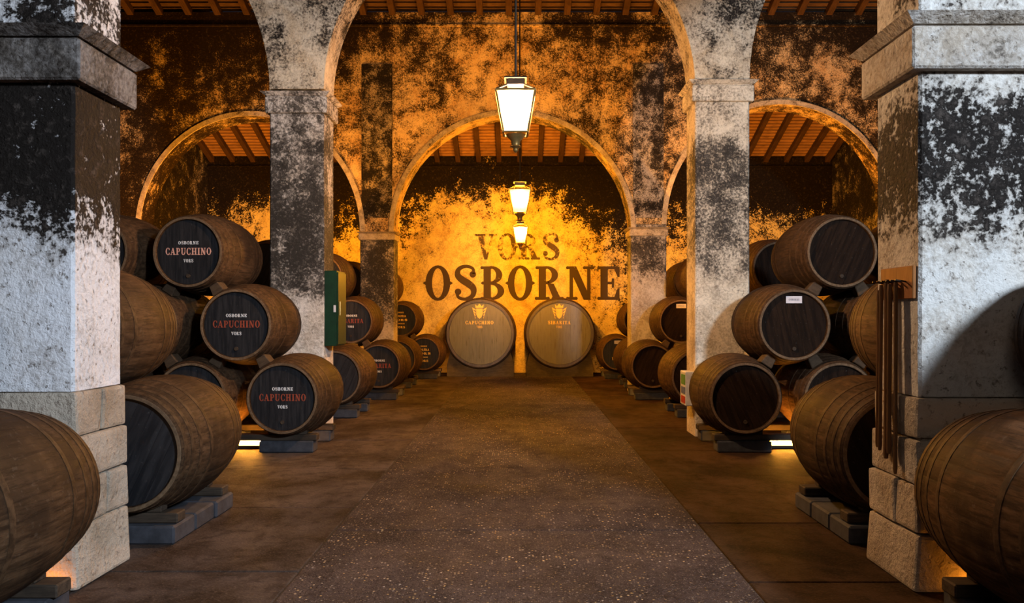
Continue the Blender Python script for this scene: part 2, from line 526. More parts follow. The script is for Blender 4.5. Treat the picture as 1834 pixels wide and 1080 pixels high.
M['floor_lane'] = floor_mat('floor_pebbled_concrete', (.064, .047, .043), (.032, .022, .019), (.62, .40, .13), .72, 2.0)
M['floor_side'] = floor_mat('floor_smooth_concrete', (.088, .064, .052), (.026, .015, .009), (.4, .3, .2), 0, 5.0)  # left strip, base made paler to paint in the daylight on it
M['floor_side_right'] = floor_mat('floor_stained_shaded_concrete', (.054, .027, .014), (.014, .0060, .0026), (.4, .3, .2), 0, 9.0)  # stained right strip, also darkened and reddened to paint in its shade
M['floor_under'] = plain('floor_joint_dirt', (.03, .022, .016), .9)

# ------------------------------------------------------------------ geometry of the place
YA, YB, YC, YD = 4.60, 10.47, 16.40, 22.30       # front faces of the arcades, and the back wall
TH = 0.55                                         # pillar depth
XL, XR = -2.535, 2.270                            # aisle faces of the pillars
PW = 0.70                                         # pillar width
XOL, XOR = -8.6, 8.6                              # side walls

# floor: a bed with concrete slabs, pebbled lane in the middle
bm = bmesh.new()
add_box(bm, XOL - .3, XOR + .3, -8, YD + .3, -.2, -.012)
floor = struct(obj('floor', to_mesh(bm, 'floor'), M['floor_under']))
def slab(x0, x1, y0, y1, mat, z=0.0):
    bm = bmesh.new()
    add_box(bm, x0, x1, y0, y1, -.10, z)
    obj('slab', to_mesh(bm, 'slab', bevel=.006), mat, floor)
LN0, LN1 = -1.35, 1.34
yy = [-8, -1.0, 5.9, 12.4, YD + .3]
for a, b in zip(yy[:-1], yy[1:]):
    slab(LN0 + .006, LN1 - .006, a + .004, b - .004, M['floor_lane'])
ys = [-8, -2.5, .8, 3.6, 4.95, 6.6, 8.3, 10.2, 12.2, 14.4, 16.7, 19.2, YD + .3]
for a, b in zip(ys[:-1], ys[1:]):
    slab(XOL - .3, LN0 - .006, a + .004, b - .004, M['floor_side'], random.uniform(-.004, .002))
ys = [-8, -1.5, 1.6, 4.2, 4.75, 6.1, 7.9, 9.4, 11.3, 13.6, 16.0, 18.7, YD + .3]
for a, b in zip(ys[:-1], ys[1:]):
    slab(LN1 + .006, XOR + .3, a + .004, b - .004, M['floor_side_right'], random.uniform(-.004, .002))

# walls ------------------------------------------------------------
bm = bmesh.new()
add_box(bm, XOL, XOR, YD, YD + .5, 0, 6.2)
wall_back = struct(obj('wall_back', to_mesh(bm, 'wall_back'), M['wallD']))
bm = bmesh.new()
add_box(bm, XOL - .4, XOL, 1.5, YD + .5, 0, 10)
struct(obj('wall_left', to_mesh(bm, 'wall_left'), M['wall_side']))
bm = bmesh.new()
add_box(bm, XOR, XOR + .4, 1.5, YD + .5, 0, 10)
struct(obj('wall_right', to_mesh(bm, 'wall_right'), M['wall_side']))
# ledges under the rafter feet
def ledge(name, y, z, mat, h=.045, d=.035):
    bm = bmesh.new()
    add_box(bm, XOL, XOR, y - d, y + .02, z, z + h)
    return struct(obj(name, to_mesh(bm, name, bevel=.008), mat))
ledge('trim_1', YD, 5.66, M['wallD'])
ledge('trim_2', YC, 7.42, M['wallC'])

def arch_wall(name, y0, y1, ztop, arches, x0, x1, zs_default, mat):
    """wall standing on its pillars; arches: (xa, xb, springing, rise)"""
    pts = []                 # (x, z of the underside)
    arches = sorted(arches)
    cur = x0
    for xa, xb, zs, rise in arches:
        if xa > cur:
            pts += [(cur, zs), (xa, zs)]
        c, r = (xa + xb) / 2, (xb - xa) / 2
        for k in range(0, 41):
            a = math.pi * (1 - k / 40)
            pts.append((c + r * math.cos(a), zs + rise * math.sin(a)))
        cur = xb
    if cur < x1:
        pts += [(cur, zs), (x1, zs)]
    clean = [pts[0]]
    for q in pts[1:]:
        if abs(q[0] - clean[-1][0]) > 1e-5 or abs(q[1] - clean[-1][1]) > 1e-5:
            clean.append(q)
    bm = bmesh.new()
    fb = [bm.verts.new((x, y0, z)) for x, z in clean]
    bb = [bm.verts.new((x, y1, z)) for x, z in clean]
    ft = [bm.verts.new((x, y0, ztop)) for x, z in clean]
    bt = [bm.verts.new((x, y1, ztop)) for x, z in clean]
    for i in range(len(clean) - 1):
        if abs(clean[i][0] - clean[i + 1][0]) > 1e-5:
            bm.faces.new([fb[i], fb[i + 1], ft[i + 1], ft[i]])
            bm.faces.new([bb[i + 1], bb[i], bt[i], bt[i + 1]])
            bm.faces.new([ft[i], ft[i + 1], bt[i + 1], bt[i]])
        bm.faces.new([fb[i + 1], fb[i], bb[i], bb[i + 1]])
    bm.faces.new([fb[0], ft[0], bt[0], bb[0]])
    bm.faces.new([fb[-1], bb[-1], bt[-1], ft[-1]])
    bmesh.ops.recalc_face_normals(bm, faces=list(bm.faces))
    me = bpy.data.meshes.new(name)
    bm.to_mesh(me)
    bm.free()
    return struct(obj(name, me, mat))

def archivolt(parent, xa, xb, zs, rise, y, width=.10, proud=.035, mat=None):
    bm = bmesh.new()
    c, r = (xa + xb) / 2, (xb - xa) / 2
    rows = []
    for k in range(49):
        a = math.pi * (1 - k / 48)
        ca, sa = math.cos(a), math.sin(a)
        pi_ = (c + r * ca, zs + rise * sa)
        po_ = (c + (r + width) * ca, zs + (rise + width) * sa)
        rows.append([bm.verts.new((pi_[0], y + .01, pi_[1])), bm.verts.new((pi_[0], y - proud, pi_[1])),
                     bm.verts.new((po_[0], y - proud * .7, po_[1])), bm.verts.new((po_[0], y + .01, po_[1]))])
    for a, b in zip(rows[:-1], rows[1:]):
        for i in range(4):
            bm.faces.new([a[i], a[(i + 1) % 4], b[(i + 1) % 4], b[i]])
    bm.faces.new(rows[0])
    bm.faces.new(list(reversed(rows[-1])))
    return obj('archivolt', to_mesh(bm, 'archivolt', smooth=35), mat or M['arch_edge'], parent)

# far arcade (C)
AC = [(XOL + .0, XL - PW - 4.45 - .3, 3.3, .3), (XL - PW - 4.45, XL - PW, 3.28, 2.33), (XL - .02, XR - .02, 3.27, 2.37), (XR + PW, XR + PW + 4.6, 3.42, 2.42)]
AC = AC[1:]
wall_far = arch_wall('wall_far', YC, YC + TH, 7.72, AC, XOL, XOR, 3.3, M['wallC'])
for a in AC:
    archivolt(wall_far, *a, YC)
for s, xa, mt in ((0, XL - PW + .03, M['pilaster']), (1, XR + .02, M['pilaster_grey'])):
    bm = bmesh.new()
    add_box(bm, xa, xa + .62, YC - .022, YC + .01, 3.55, 6.66)
    obj('pilaster_strip', to_mesh(bm, 'pilaster_strip', bevel=.008), mt, wall_far)
# middle arcade (B)
AB = [(XOL, XL - PW, 4.47, 2.68), (XL, XR, 4.50, 2.40), (XR + PW, XOR, 4.60, 2.81)]
wall_middle = arch_wall('wall_middle', YB, YB + TH, 9.9, AB, XOL, XOR, 4.5, M['wallB'])
# front arcade (A)
AA = [(XOL, XL - PW, 3.6, 2.68), (XL, XR, 3.6, 2.40), (XR + PW, XOR, 3.6, 2.81)]
wall_front = arch_wall('wall_front', YA, YA + TH, 7.7, AA, XOL, XOR, 3.6, M['wallB'])

# pillars ------------------------------------------------------------
def pillar(xa, xb, y0, z_cap0, z_cap1, z_top, mshaft, mcap, label, base=None, over=.07, lip=.13, y1=None, stones=None):
    y1 = y1 if y1 is not None else y0 + TH
    cx, cy = (xa + xb) / 2, (y0 + y1) / 2
    hw, hd = (xb - xa) / 2, (y1 - y0) / 2
    root = empty('pillar', (cx, cy, 0))
    z0 = base if base else 0.0
    bm = bmesh.new()
    # shaft with slightly uneven plaster corners
    n = 14
    c_ = .016
    ring = [(-hw + c_, -hd), (hw - c_, -hd), (hw, -hd + c_), (hw, hd - c_), (hw - c_, hd), (-hw + c_, hd), (-hw, hd - c_), (-hw, -hd + c_)]
    prev = None
    for k in range(n + 1):
        z = z0 + (z_cap0 - z0) * k / n
        j = .006 if 0 < k < n else 0
        jx, jy = random.uniform(-j, j), random.uniform(-j, j)
        cur = [bm.verts.new((x * (1 + jx), y * (1 + jy), z)) for x, y in ring]
        if prev:
            for i in range(8):
                bm.faces.new([prev[i], prev[(i + 1) % 8], cur[(i + 1) % 8], cur[i]])
        else:
            bm.faces.new(list(reversed(cur)))
        prev = cur
    bm.faces.new(prev)
    obj('shaft', to_mesh(bm, 'shaft'), mshaft, root)
    # capital: a plain band and a sloping lip over a shadow groove
    zb = z_cap0 + (z_cap1 - z_cap0) * .72
    bm = bmesh.new()
    add_box(bm, -hw - over, hw + over, -hd - over, hd + over, z_cap0, zb)
    obj('capital_band', to_mesh(bm, 'capital_band', bevel=.012), mcap, root)
    bm = bmesh.new()
    g = .012
    o2 = over * .9
    add_box(bm, -hw - o2 + .02, hw + o2 - .02, -hd - o2 + .02, hd + o2 - .02, zb - .002, zb + g)
    add_frustum(bm, -hw - o2, hw + o2, -hd - o2, hd + o2, zb + g, -hw - lip, hw + lip, -hd - lip, hd + lip, zb + g + (z_cap1 - zb) * .55)
    add_frustum(bm, -hw - lip, hw + lip, -hd - lip, hd + lip, zb + g + (z_cap1 - zb) * .55, -hw, hw, -hd, hd, z_cap1)
    obj('capital_lip', to_mesh(bm, 'capital_lip'), mcap, root)
    if z_top > z_cap1 + .01:
        bm = bmesh.new()
        add_box(bm, -hw, hw, -hd, hd, z_cap1 - .01, z_top - .002)
        obj('impost', to_mesh(bm, 'impost', bevel=.01), mshaft, root)
    if stones:
        for i, (za, zb_) in enumerate(zip(stones[:-1], stones[1:])):
            grow = .012 + .030 * (1 - i / (len(stones) - 1))
            cut = random.uniform(-.14, .14)
            if i % 2:
                parts = [(-hw - grow, hw + grow, -hd - grow, cut), (-hw - grow, hw + grow, cut, hd + grow)]
            else:
                parts = [(-hw - grow, cut, -hd - grow, hd + grow), (cut, hw + grow, -hd - grow, hd + grow)]
            for (x0, x1, yy0, yy1) in parts:
                j = lambda: random.uniform(-.010, .010)
                bm = bmesh.new()
                add_box(bm, x0 + j() * .5, x1 + j() * .5, yy0 + j() * .5, yy1 + j() * .5, za + .004, zb_ - .006)
                for v in bm.verts:
                    v.co += Vector((j(), j(), j() * .5)) * 1.1
                obj('stone_block', to_mesh(bm, 'stone_block', bevel=.022, segs=2), M['stone'], root)
        # mortar core behind the joints
        bm = bmesh.new()
        add_box(bm, -hw + .02, hw - .02, -hd + .02, hd - .02, 0.0, stones[-1])
        obj('mortar_core', to_mesh(bm, 'mortar_core'), M['stone'], root)
    tag(root, label, 'pillar', 'pillars of the arcades')
    return root

pillar(XL - PW, XL, YA, 2.886, 3.21, 3.6, M['pierA_left'], M['capA'], 'massive whitewashed pillar on the left foreground, blue-grey below and black with mould above', base=1.13, stones=[0, .36, .62, .87, 1.13])
pillar(XR, XR + PW, YA, 2.95, 3.28, 3.6, M['pierA_right'], M['capA_right'], 'massive pale pillar on the right foreground with hanging rods on its side', base=1.10, stones=[0, .33, .60, .86, 1.10])
pillar(XL - PW, XL, YB, 4.18, 4.47, 4.47, M['pierB_left'], M['pierB_left'], 'speckled grey pillar behind the lettered barrel stack, with a green cabinet on its side', over=.05, lip=.10)
pillar(XR, XR + PW, YB, 4.33, 4.62, 4.60, M['pierB_right'], M['pierB_right'], 'ochre and white pillar on the right, standing beside the small white cabinet', over=.05, lip=.10)
pillar(XL - PW, XL - .02, YC, 3.10, 3.27, 3.27, M['pierC_left'], M['arch_edge'], 'dark mouldy pillar under the left foot of the far central arch', over=.03, lip=.08)
pillar(XR - .02, XR + PW, YC, 3.18, 3.36, 3.42, M['pierC_right'], M['arch_edge'], 'pale pillar under the right foot of the far central arch', over=.03, lip=.08)
pillar(XL - PW - 4.45 - .7, XL - PW - 4.45, YC, 3.10, 3.27, 3.28, M['pierC_left'], M['arch_edge'], 'dark outer pillar under the left end of the far left side arch', over=.03, lip=.08)
pillar(XR + PW + 4.6, XR + PW + 5.3, YC, 3.18, 3.36, 3.42, M['pierC_right'], M['arch_edge'], 'outer pillar under the right end of the far right side arch', over=.03, lip=.08)

# roofs: rafters, boards and a cover above ------------------------------------------------------------
SL = .36                                      # slope
def roof(name, ya, za, yb, zb, x0, x1, spacing, rad_w, rad_h, board_w, vis, bmat='board'):
    """boards and rafters between (ya, za) and (yb, zb); ya nearer the camera"""
    L = math.hypot(yb - ya, zb - za)
    ang = math.atan2(zb - za, yb - ya)
    root = struct(empty(name, ((x0 + x1) / 2, ya, za)))
    root.rotation_euler = (ang, 0, 0)
    W2 = (x1 - x0) / 2
    bm = bmesh.new()
    add_box(bm, -W2, W2, 0, L, rad_h + .04, rad_h + .10)
    obj('roof_cover', to_mesh(bm, 'roof_cover'), M['rafter'], root)
    bm = bmesh.new()
    add_box(bm, -rad_w / 2, rad_w / 2, 0, L, 0, rad_h)
    me = to_mesh(bm, 'rafter', bevel=.008)
    me.materials.append(M['rafter'])
    n = int((x1 - x0) / spacing)
    for k in range(n + 1):
        obj('rafter', me, None, root, (-W2 + .12 + k * spacing, 0, 0))
    bm = bmesh.new()
    add_box(bm, -W2, W2, 0, board_w - .045, 0, .03)
    me = to_mesh(bm, 'roof_board', bevel=.004)
    me.materials.append(M[bmat])
    lo = max(0, L - vis)
    m = int((L - lo) / board_w)
    for k in range(m):
        obj('roof_board', me, None, root, (0, L - (k + 1) * board_w, rad_h + .002))
    return root
roof('ceiling', YC + TH, 5.80 + SL * (YD - YC - TH), YD + .10, 5.76, XOL, XOR, .565, .13, .14, .145, 6.0)
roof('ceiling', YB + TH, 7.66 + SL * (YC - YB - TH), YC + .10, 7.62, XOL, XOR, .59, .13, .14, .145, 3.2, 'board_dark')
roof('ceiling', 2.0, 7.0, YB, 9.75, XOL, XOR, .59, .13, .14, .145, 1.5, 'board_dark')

# ------------------------------------------------------------------ slab lettering (painted words)
def fan(*pts):
    return [list(pts)]
def rect(x0, y0, x1, y1):
    return [[(x0, y0), (x1, y0), (x1, y1), (x0, y1)]]
def ring(cx, cy, rx, ry, tx, ty, a0=0, a1=360, n=28):
    out = []
    k = max(4, int(n * abs(a1 - a0) / 360))
    for i in range(k):
        t0, t1 = R(a0 + (a1 - a0) * i / k), R(a0 + (a1 - a0) * (i + 1) / k)
        out.append([(cx + rx * math.cos(t0), cy + ry * math.sin(t0)), (cx + rx * math.cos(t1), cy + ry * math.sin(t1)),
                    (cx + (rx - tx) * math.cos(t1), cy + (ry - ty) * math.sin(t1)), (cx + (rx - tx) * math.cos(t0), cy + (ry - ty) * math.sin(t0))])
    return out
def disc(cx, cy, r, n=12):
    return [[(cx + r * math.cos(2 * math.pi * i / n), cy + r * math.sin(2 * math.pi * i / n)) for i in range(n)]]
def ribbon(pts, ws):
    """smooth ribbon through pts with widths ws"""
    P = [Vector(p) for p in pts]
    dense, wd = [], []
    n = len(P)
    for i in range(n - 1):
        p0, p1, p2, p3 = P[max(i - 1, 0)], P[i], P[i + 1], P[min(i + 2, n - 1)]
        for s in range(6):
            t = s / 6
            dense.append(.5 * ((2 * p1) + (-p0 + p2) * t + (2 * p0 - 5 * p1 + 4 * p2 - p3) * t * t + (-p0 + 3 * p1 - 3 * p2 + p3) * t ** 3))
            wd.append(ws[i] * (1 - t) + ws[i + 1] * t)
    dense.append(P[-1])
    wd.append(ws[-1])
    L_, R_ = [], []
    for i, p in enumerate(dense):
        d = (dense[min(i + 1, len(dense) - 1)] - dense[max(i - 1, 0)]).normalized()
        nn = Vector((-d.y, d.x))
        L_.append(p + nn * wd[i] / 2)
        R_.append(p - nn * wd[i] / 2)
    return [[tuple(R_[i]), tuple(R_[i + 1]), tuple(L_[i + 1]), tuple(L_[i])] for i in range(len(dense) - 1)]
TK, TN, SF = .22, .075, .085        # thick stroke, thin stroke, serif height
def serif(x0, x1, y, up=True):
    """slab with round ends, foot (up) or top"""
    y0, y1 = (y, y + SF) if up else (y - SF, y)
    r = SF / 2
    return rect(x0 + r, y0, x1 - r, y1) + disc(x0 + r, y0 + r, r * 1.15) + disc(x1 - r, y0 + r, r * 1.15)
def spur(x, y):
    return [[(x - .07, y), (x, y - .055), (x + .07, y), (x, y + .055)]]
def glyph(c):
    if c == 'O':
        return ring(.37, .5, .37, .53, .20, .09) + spur(-.01, .5) + spur(.75, .5), .76
    if c == 'C':
        return ring(.37, .5, .37, .53, .20, .09, 48, 312) + rect(.54, .68, .64, .97) + rect(.54, .04, .64, .30), .70
    if c == 'S':
        pts = [(.60, .76), (.58, .93), (.38, 1.0), (.17, .92), (.13, .74), (.26, .60), (.45, .48), (.60, .33), (.57, .12), (.36, .02), (.15, .08), (.12, .24)]
        ws = [.10, .09, .10, .13, .18, .21, .22, .19, .14, .10, .09, .10]
        return ribbon(pts, ws) + disc(.58, .76, .10) + disc(.14, .24, .10), .74
    if c == 'B':
        return (rect(.09, 0, .09 + TK, 1) + serif(0, .34, 0) + serif(0, .34, 1, False) + ring(.31, .74, .34, .27, .19, .08, -90, 90)
                + ring(.31, .26, .40, .27, .20, .08, -90, 90) + rect(.28, .93, .33, 1.01) + rect(.28, -.01, .33, .07) + rect(.28, .46, .36, .55) + spur(.07, .5), .74)
    if c == 'P':
        return rect(.09, 0, .09 + TK, 1) + serif(0, .42, 0) + serif(0, .34, 1, False) + ring(.31, .70, .36, .31, .19, .08, -90, 90), .68
    if c == 'R':
        return (rect(.09, 0, .09 + TK, 1) + serif(-.02, .42, 0) + serif(0, .34, 1, False) + ring(.31, .74, .36, .27, .19, .08, -90, 90)
                + rect(.28, .46, .40, .55) + fan((.34, .50), (.54, .48), (.74, .06), (.54, 0)) + serif(.48, .84, 0), .84)
    if c == 'N':
        return (rect(.10, 0, .10 + TN * 1.4, 1) + rect(.62, 0, .62 + TN * 1.4, 1) + fan((.06, 1), (.30, 1), (.74, 0), (.52, 0))
                + serif(0, .34, 0) + serif(.50, .84, 1, False) + serif(0, .22, 1, False), .86)
    if c == 'E':
        return (rect(.09, 0, .09 + TK, 1) + serif(0, .62, 0) + serif(0, .62, 1, False) + rect(.28, .46, .46, .54) + rect(.43, .36, .50, .64)
                + fan((.50, .08), (.66, .0), (.66, .34), (.60, .34)) + fan((.50, .92), (.60, .68), (.66, .68), (.66, 1.0)), .70)
    if c == 'L':
        return rect(.09, 0, .09 + TK, 1) + serif(0, .40, 1, False) + serif(0, .62, 0) + fan((.48, .08), (.64, .0), (.64, .36), (.58, .36)), .68
    if c == 'V':
        return fan((.06, 1), (.30, 1), (.46, 0), (.34, 0)) + fan((.62, 1), (.70, 1), (.46, 0), (.38, 0)) + serif(-.04, .40, 1, False) + serif(.50, .84, 1, False), .80
    if c == 'A':
        return fan((.04, 0), (.12, 0), (.44, 1), (.34, 1)) + fan((.50, 0), (.74, 0), (.46, 1), (.30, 1)) + rect(.18, .28, .58, .36) + serif(-.06, .24, 0) + serif(.42, .84, 0), .80
    if c == 'U':
        return rect(.09, .3, .09 + TK, 1) + rect(.62, .3, .72, 1) + ring(.405, .33, .315, .36, .20, .10, 180, 360) + serif(0, .40, 1, False) + serif(.52, .82, 1, False), .84
    if c == 'H':
        return rect(.09, 0, .09 + TK, 1) + rect(.55, 0, .55 + TK, 1) + rect(.28, .45, .58, .54) + serif(0, .40, 0) + serif(0, .40, 1, False) + serif(.46, .86, 0) + serif(.46, .86, 1, False), .88
    if c == 'I':
        return rect(.09, 0, .09 + TK, 1) + serif(0, .40, 0) + serif(0, .40, 1, False), .42
    if c == 'T':
        return rect(.25, 0, .25 + TK, 1) + serif(.14, .58, 0) + serif(0, .72, 1, False) + rect(0, .68, .07, .98) + rect(.65, .68, .72, .98), .74
    return [], .4
def lettering_mesh(text, width, height, gap=.10, arch=0.0):
    polys, x = [], 0.0
    for c in text:
        g, adv = glyph(c)
        polys += [[(px + x, py) for px, py in q] for q in g]
        x += adv + gap
    tot = x - gap
    bm = bmesh.new()
    for qi, q in enumerate(polys):
        vv = []
        for px, py in q:
            u = (px / tot - .5)
            vv.append(bm.verts.new((u * width, -(qi % 13) * 1.5e-4, py * height - arch * (2 * u) ** 2)))
        try:
            f = bm.faces.new(vv)
            f.normal_update()
            if f.normal.y > 0:
                f.normal_flip()
        except ValueError:
            pass
    me = bpy.data.meshes.new('lettering')
    bm.to_mesh(me)
    bm.free()
    return me

def P2(px, py, D):
    """point at depth D that the photograph shows at (px, py)"""
    return ((px - VX) * D / F, D, EYE - (py - VY) * D / F)
x0, _, zb = P2(762, 537, YD)
x1, _, zt = P2(1112, 477, YD)
o = obj('lettering', lettering_mesh('OSBORNE', x1 - x0, zt - zb, .07), M['wall_paint'], wall_back, ((x0 + x1) / 2, YD - .004, zb))
o['label'] = 'large black painted slab letters reading OSBORNE'
x0, _, zb = P2(852, 465, YD)
x1, _, zt = P2(1004, 419, YD)
o = obj('lettering', lettering_mesh('VORS', x1 - x0, zt - zb, .07), M['wall_paint_faded'], wall_back, ((x0 + x1) / 2, YD - .004, zb))
o['label'] = 'worn black painted letters reading VORS'

# ------------------------------------------------------------------ barrels
RB, RH, BL = .485, .405, 1.24
NST = 28
def brad(t):
    """outer radius along the barrel, t in 0..1"""
    u = 2 * t - 1
    return RH + (RB - RH) * (1 - abs(u) ** 1.85)
def barrel_mesh():
    bm = bmesh.new()
    lay = bm.verts.layers.float_color.new('stave')
    rnd = random.Random(3)
    sv = [rnd.random() for _ in range(NST)]
    prof = [(RH - .040, .062, 1), (RH - .036, .004, 1), (RH - .028, 0.0, 0), (RH - .006, 0.0, 0), (brad(.006), .008, 0)]
    for k in range(1, 20):
        t = k / 20
        prof.append((brad(t), t * BL, 2))
    prof += [(brad(.994), BL - .008, 0), (RH - .006, BL, 0), (RH - .028, BL, 0), (RH - .036, BL - .004, 1), (RH - .040, BL - .062, 1)]
    rings = []
    for r, y, g in prof:
        ring_ = []
        for s in range(NST):
            for f, dr in ((0.0, -.0008), (.03, 0.0), (.5, .0002), (.97, 0.0)):
                a = 2 * math.pi * (s + f) / NST
                rr = r + (dr if g == 2 else dr * .6)
                v = bm.verts.new((rr * math.cos(a), y - BL / 2, rr * math.sin(a)))
                v[lay] = (sv[s], sv[s], sv[s], 1)
                ring_.append(v)
        rings.append(ring_)
    n = NST * 4
    for a, b in zip(rings[:-1], rings[1:]):
        for k in range(n):
            bm.faces.new([b[k], b[(k + 1) % n], a[(k + 1) % n], a[k]])
    return to_mesh(bm, 'barrel_body', smooth=40)
def hoop_mesh(t0, t1):
    bm = bmesh.new()
    e = .0028
    prof = [(brad(t0) - .002, t0 * BL), (brad(t0) + e, t0 * BL), (brad((t0 + t1) / 2) + e + .001, (t0 + t1) / 2 * BL), (brad(t1) + e, t1 * BL), (brad(t1) - .002, t1 * BL)]
    add_lathe(bm, [(r, y - BL / 2) for r, y in prof], 48, 'y', closed=True)
    return to_mesh(bm, 'hoop', smooth=40)
def disc_mesh(r, th, n=40):
    bm = bmesh.new()
    add_lathe(bm, [(r, 0), (r, th)], n, 'y')
    return to_mesh(bm, 'disc', smooth=40)
def board_meshes(r, n, th, gap=.0014):
    out = []
    cuts = [-r + 2 * r * k / n for k in range(n + 1)]
    for a, b in zip(cuts[:-1], cuts[1:]):
        a2, b2 = a + gap / 2, b - gap / 2
        top, bot = [], []
        for k in range(7):
            x = a2 + (b2 - a2) * k / 6
            h = math.sqrt(max(r * r - x * x, 0))
            top.append((x, h))
            bot.append((x, -h))
        loop = bot + list(reversed(top))
        cl = [loop[0]]
        for q in loop[1:]:
            if (Vector(q) - Vector(cl[-1])).length > 1e-4:
                cl.append(q)
        if (Vector(cl[0]) - Vector(cl[-1])).length < 1e-4:
            cl.pop()
        bm = bmesh.new()
        f = [bm.verts.new((x, 0, z)) for x, z in cl]
        k_ = [bm.verts.new((x, th, z)) for x, z in cl]
        bm.faces.new(f)
        bm.faces.new(list(reversed(k_)))
        for i in range(len(cl)):
            j = (i + 1) % len(cl)
            bm.faces.new([f[i], k_[i], k_[j], f[j]])
        out.append(to_mesh(bm, 'head_board'))
    return out
ME_BODY = barrel_mesh()
ME_BODY.materials.append(M['oak'])
HOOPS = [(.020, .048), (.085, .112), (.165, .192), (.285, .315)]
ME_HOOP = [hoop_mesh(a, b) for a, b in HOOPS] + [hoop_mesh(1 - b, 1 - a) for a, b in HOOPS]
for me in ME_HOOP:
    me.materials.append(M['hoop'])
ME_HEAD = disc_mesh(RH - .039, .016)
ME_BOARDS = board_meshes(RH - .040, 7, .014)
bm = bmesh.new()
add_lathe(bm, [(RH - .033, .002), (RH - .030, -.0025), (RH - .008, -.0025), (RH - .003, .004)], 56, 'y', closed=True)
ME_CHIME = to_mesh(bm, 'chime', smooth=40)
M['chime'] = wood('barrel_chime_worn', (.085, .050, .026), (.19, .120, .066), .7, grain=(9, 9, 9))
ME_CHIME.materials.append(M['chime'])
ME_PLUG = disc_mesh(.022, .020, 14)
ME_PLUG.materials.append(M['timber_dark'])
ME_LET = {}
def lettering(text, w_, h_, mat, parent, z, x=0.0, y=-.003, gap=.10):
    k = (text, w_, h_, gap)
    if k not in ME_LET:
        ME_LET[k] = lettering_mesh(text, w_, h_, gap)
    o = obj('lettering', ME_LET[k], None, parent, (x, y, z))
    setmat(o, mat)
    return o

def barrel(x, yf, z, label, group, head='brown', yaw=0.0, text=None, slip=False, plug=True, scale=1.0):
    """yf: depth of the front rim; z: height of the axis"""
    root = empty('barrel', (x, yf + BL / 2, z - RB), R(yaw))
    rr = random.choice((0, 1, 2, 3)) * math.pi / 2
    obj('body', ME_BODY, None, root, (0, 0, RB), (0, rr, 0))
    for me in ME_HOOP:
        obj('hoop', me, None, root, (0, 0, RB))
    obj('chime', ME_CHIME, None, root, (0, -BL / 2, RB))
    hm = M['head_black'] if head == 'black' else M['head_brown']
    h = obj('head', ME_HEAD, None, root, (0, -BL / 2 + .044, RB))
    setmat(h, hm)
    tilt = 0.0 if text else random.uniform(-.5, .5)
    for me in ME_BOARDS:
        b = obj('head_board', me, None, h, (0, -.013, 0), (0, tilt, 0))
        setmat(b, hm)
    hb = obj('rear_head', ME_HEAD, None, root, (0, BL / 2 - .056, RB))
    setmat(hb, M['head_brown'])
    if plug:
        obj('plug', ME_PLUG, None, h, (0, -.030, -.27))
    if text == 'cap' or text == 'cap_bright':
        lettering('OSBORNE', .235, .036, M['paint_white'], h, .088, y=-.016)
        lettering('CAPUCHINO', .53, .078, M['paint_red_glare'] if text == 'cap_bright' else M['paint_red'], h, -.030, y=-.016)
        lettering('VORS', .115, .036, M['paint_white'], h, -.115, y=-.016)
    elif text == 'sib':
        lettering('OSBORNE', .235, .036, M['paint_white'], h, .088, y=-.016)
        lettering('SIBARITA', .46, .078, M['paint_red'], h, -.030, y=-.016)
        lettering('VORS', .115, .036, M['paint_white'], h, -.115, y=-.016)
    elif text == 'ven':
        lettering('OSBORNE', .16, .034, M['paint_gold'], h, .17, y=-.016)
        lettering('SOLERA', .26, .050, M['paint_gold'], h, .075, y=-.016)
        lettering('VORS', .34, .050, M['paint_gold'], h, -.02, y=-.016)
        lettering('OSBORNE', .20, .030, M['paint_gold'], h, -.10, y=-.016)
        lettering('VORS', .22, .050, M['paint_gold'], h, -.20, y=-.016)
    elif text == 'mark':
        lettering('VORS', .20, .075, M['paint_gold'], h, -.16, x=-.05, y=-.016)
    if slip:
        bm = bmesh.new()
        add_box(bm, -.09, .09, -.002, 0, -.040, .040)
        s = obj('paper_slip', to_mesh(bm, 'paper_slip'), M['paper'], h, (.0, -.015, .285))
        lettering('OSBORNE', .12, .022, M['ink'], s, -.010, y=-.003)
    tag(root, label, 'barrel', group)
    return root

# chocks, rails, footing blocks ------------------------------------------------------------
def wedge_mesh(t):
    bm = bmesh.new()
    add_frustum(bm, -.075, .075, -.085, .085, -t / 2, -.055, .060, -.085, .085, t / 2)
    return to_mesh(bm, 'chock', bevel=.008)
ME_CHOCK = wedge_mesh(.118)
ME_CHOCK.materials.append(M['timber_block'])
bm = bmesh.new()
add_frustum(bm, -.055, .055, -.05, .05, 0, -.02, .055, -.05, .05, .085)
ME_SADDLE = to_mesh(bm, 'saddle', bevel=.006)
ME_SADDLE.materials.append(M['timber_dark'])
def chock(xu, zu, xl, zl, y, label):
    a, b = Vector((xu, 0, zu)), Vector((xl, 0, zl))
    m = (a + b) / 2
    d = a - b
    rot = math.atan2(d.x, d.z)
    o = obj('chock', ME_CHOCK, None, None, (m.x, y, m.z), (0, rot, random.uniform(-.15, .15)))
    tag(o, label, 'chock', 'wooden chocks between the barrels')
    return o
NPLACE = ['first', 'second', 'third', 'fourth']
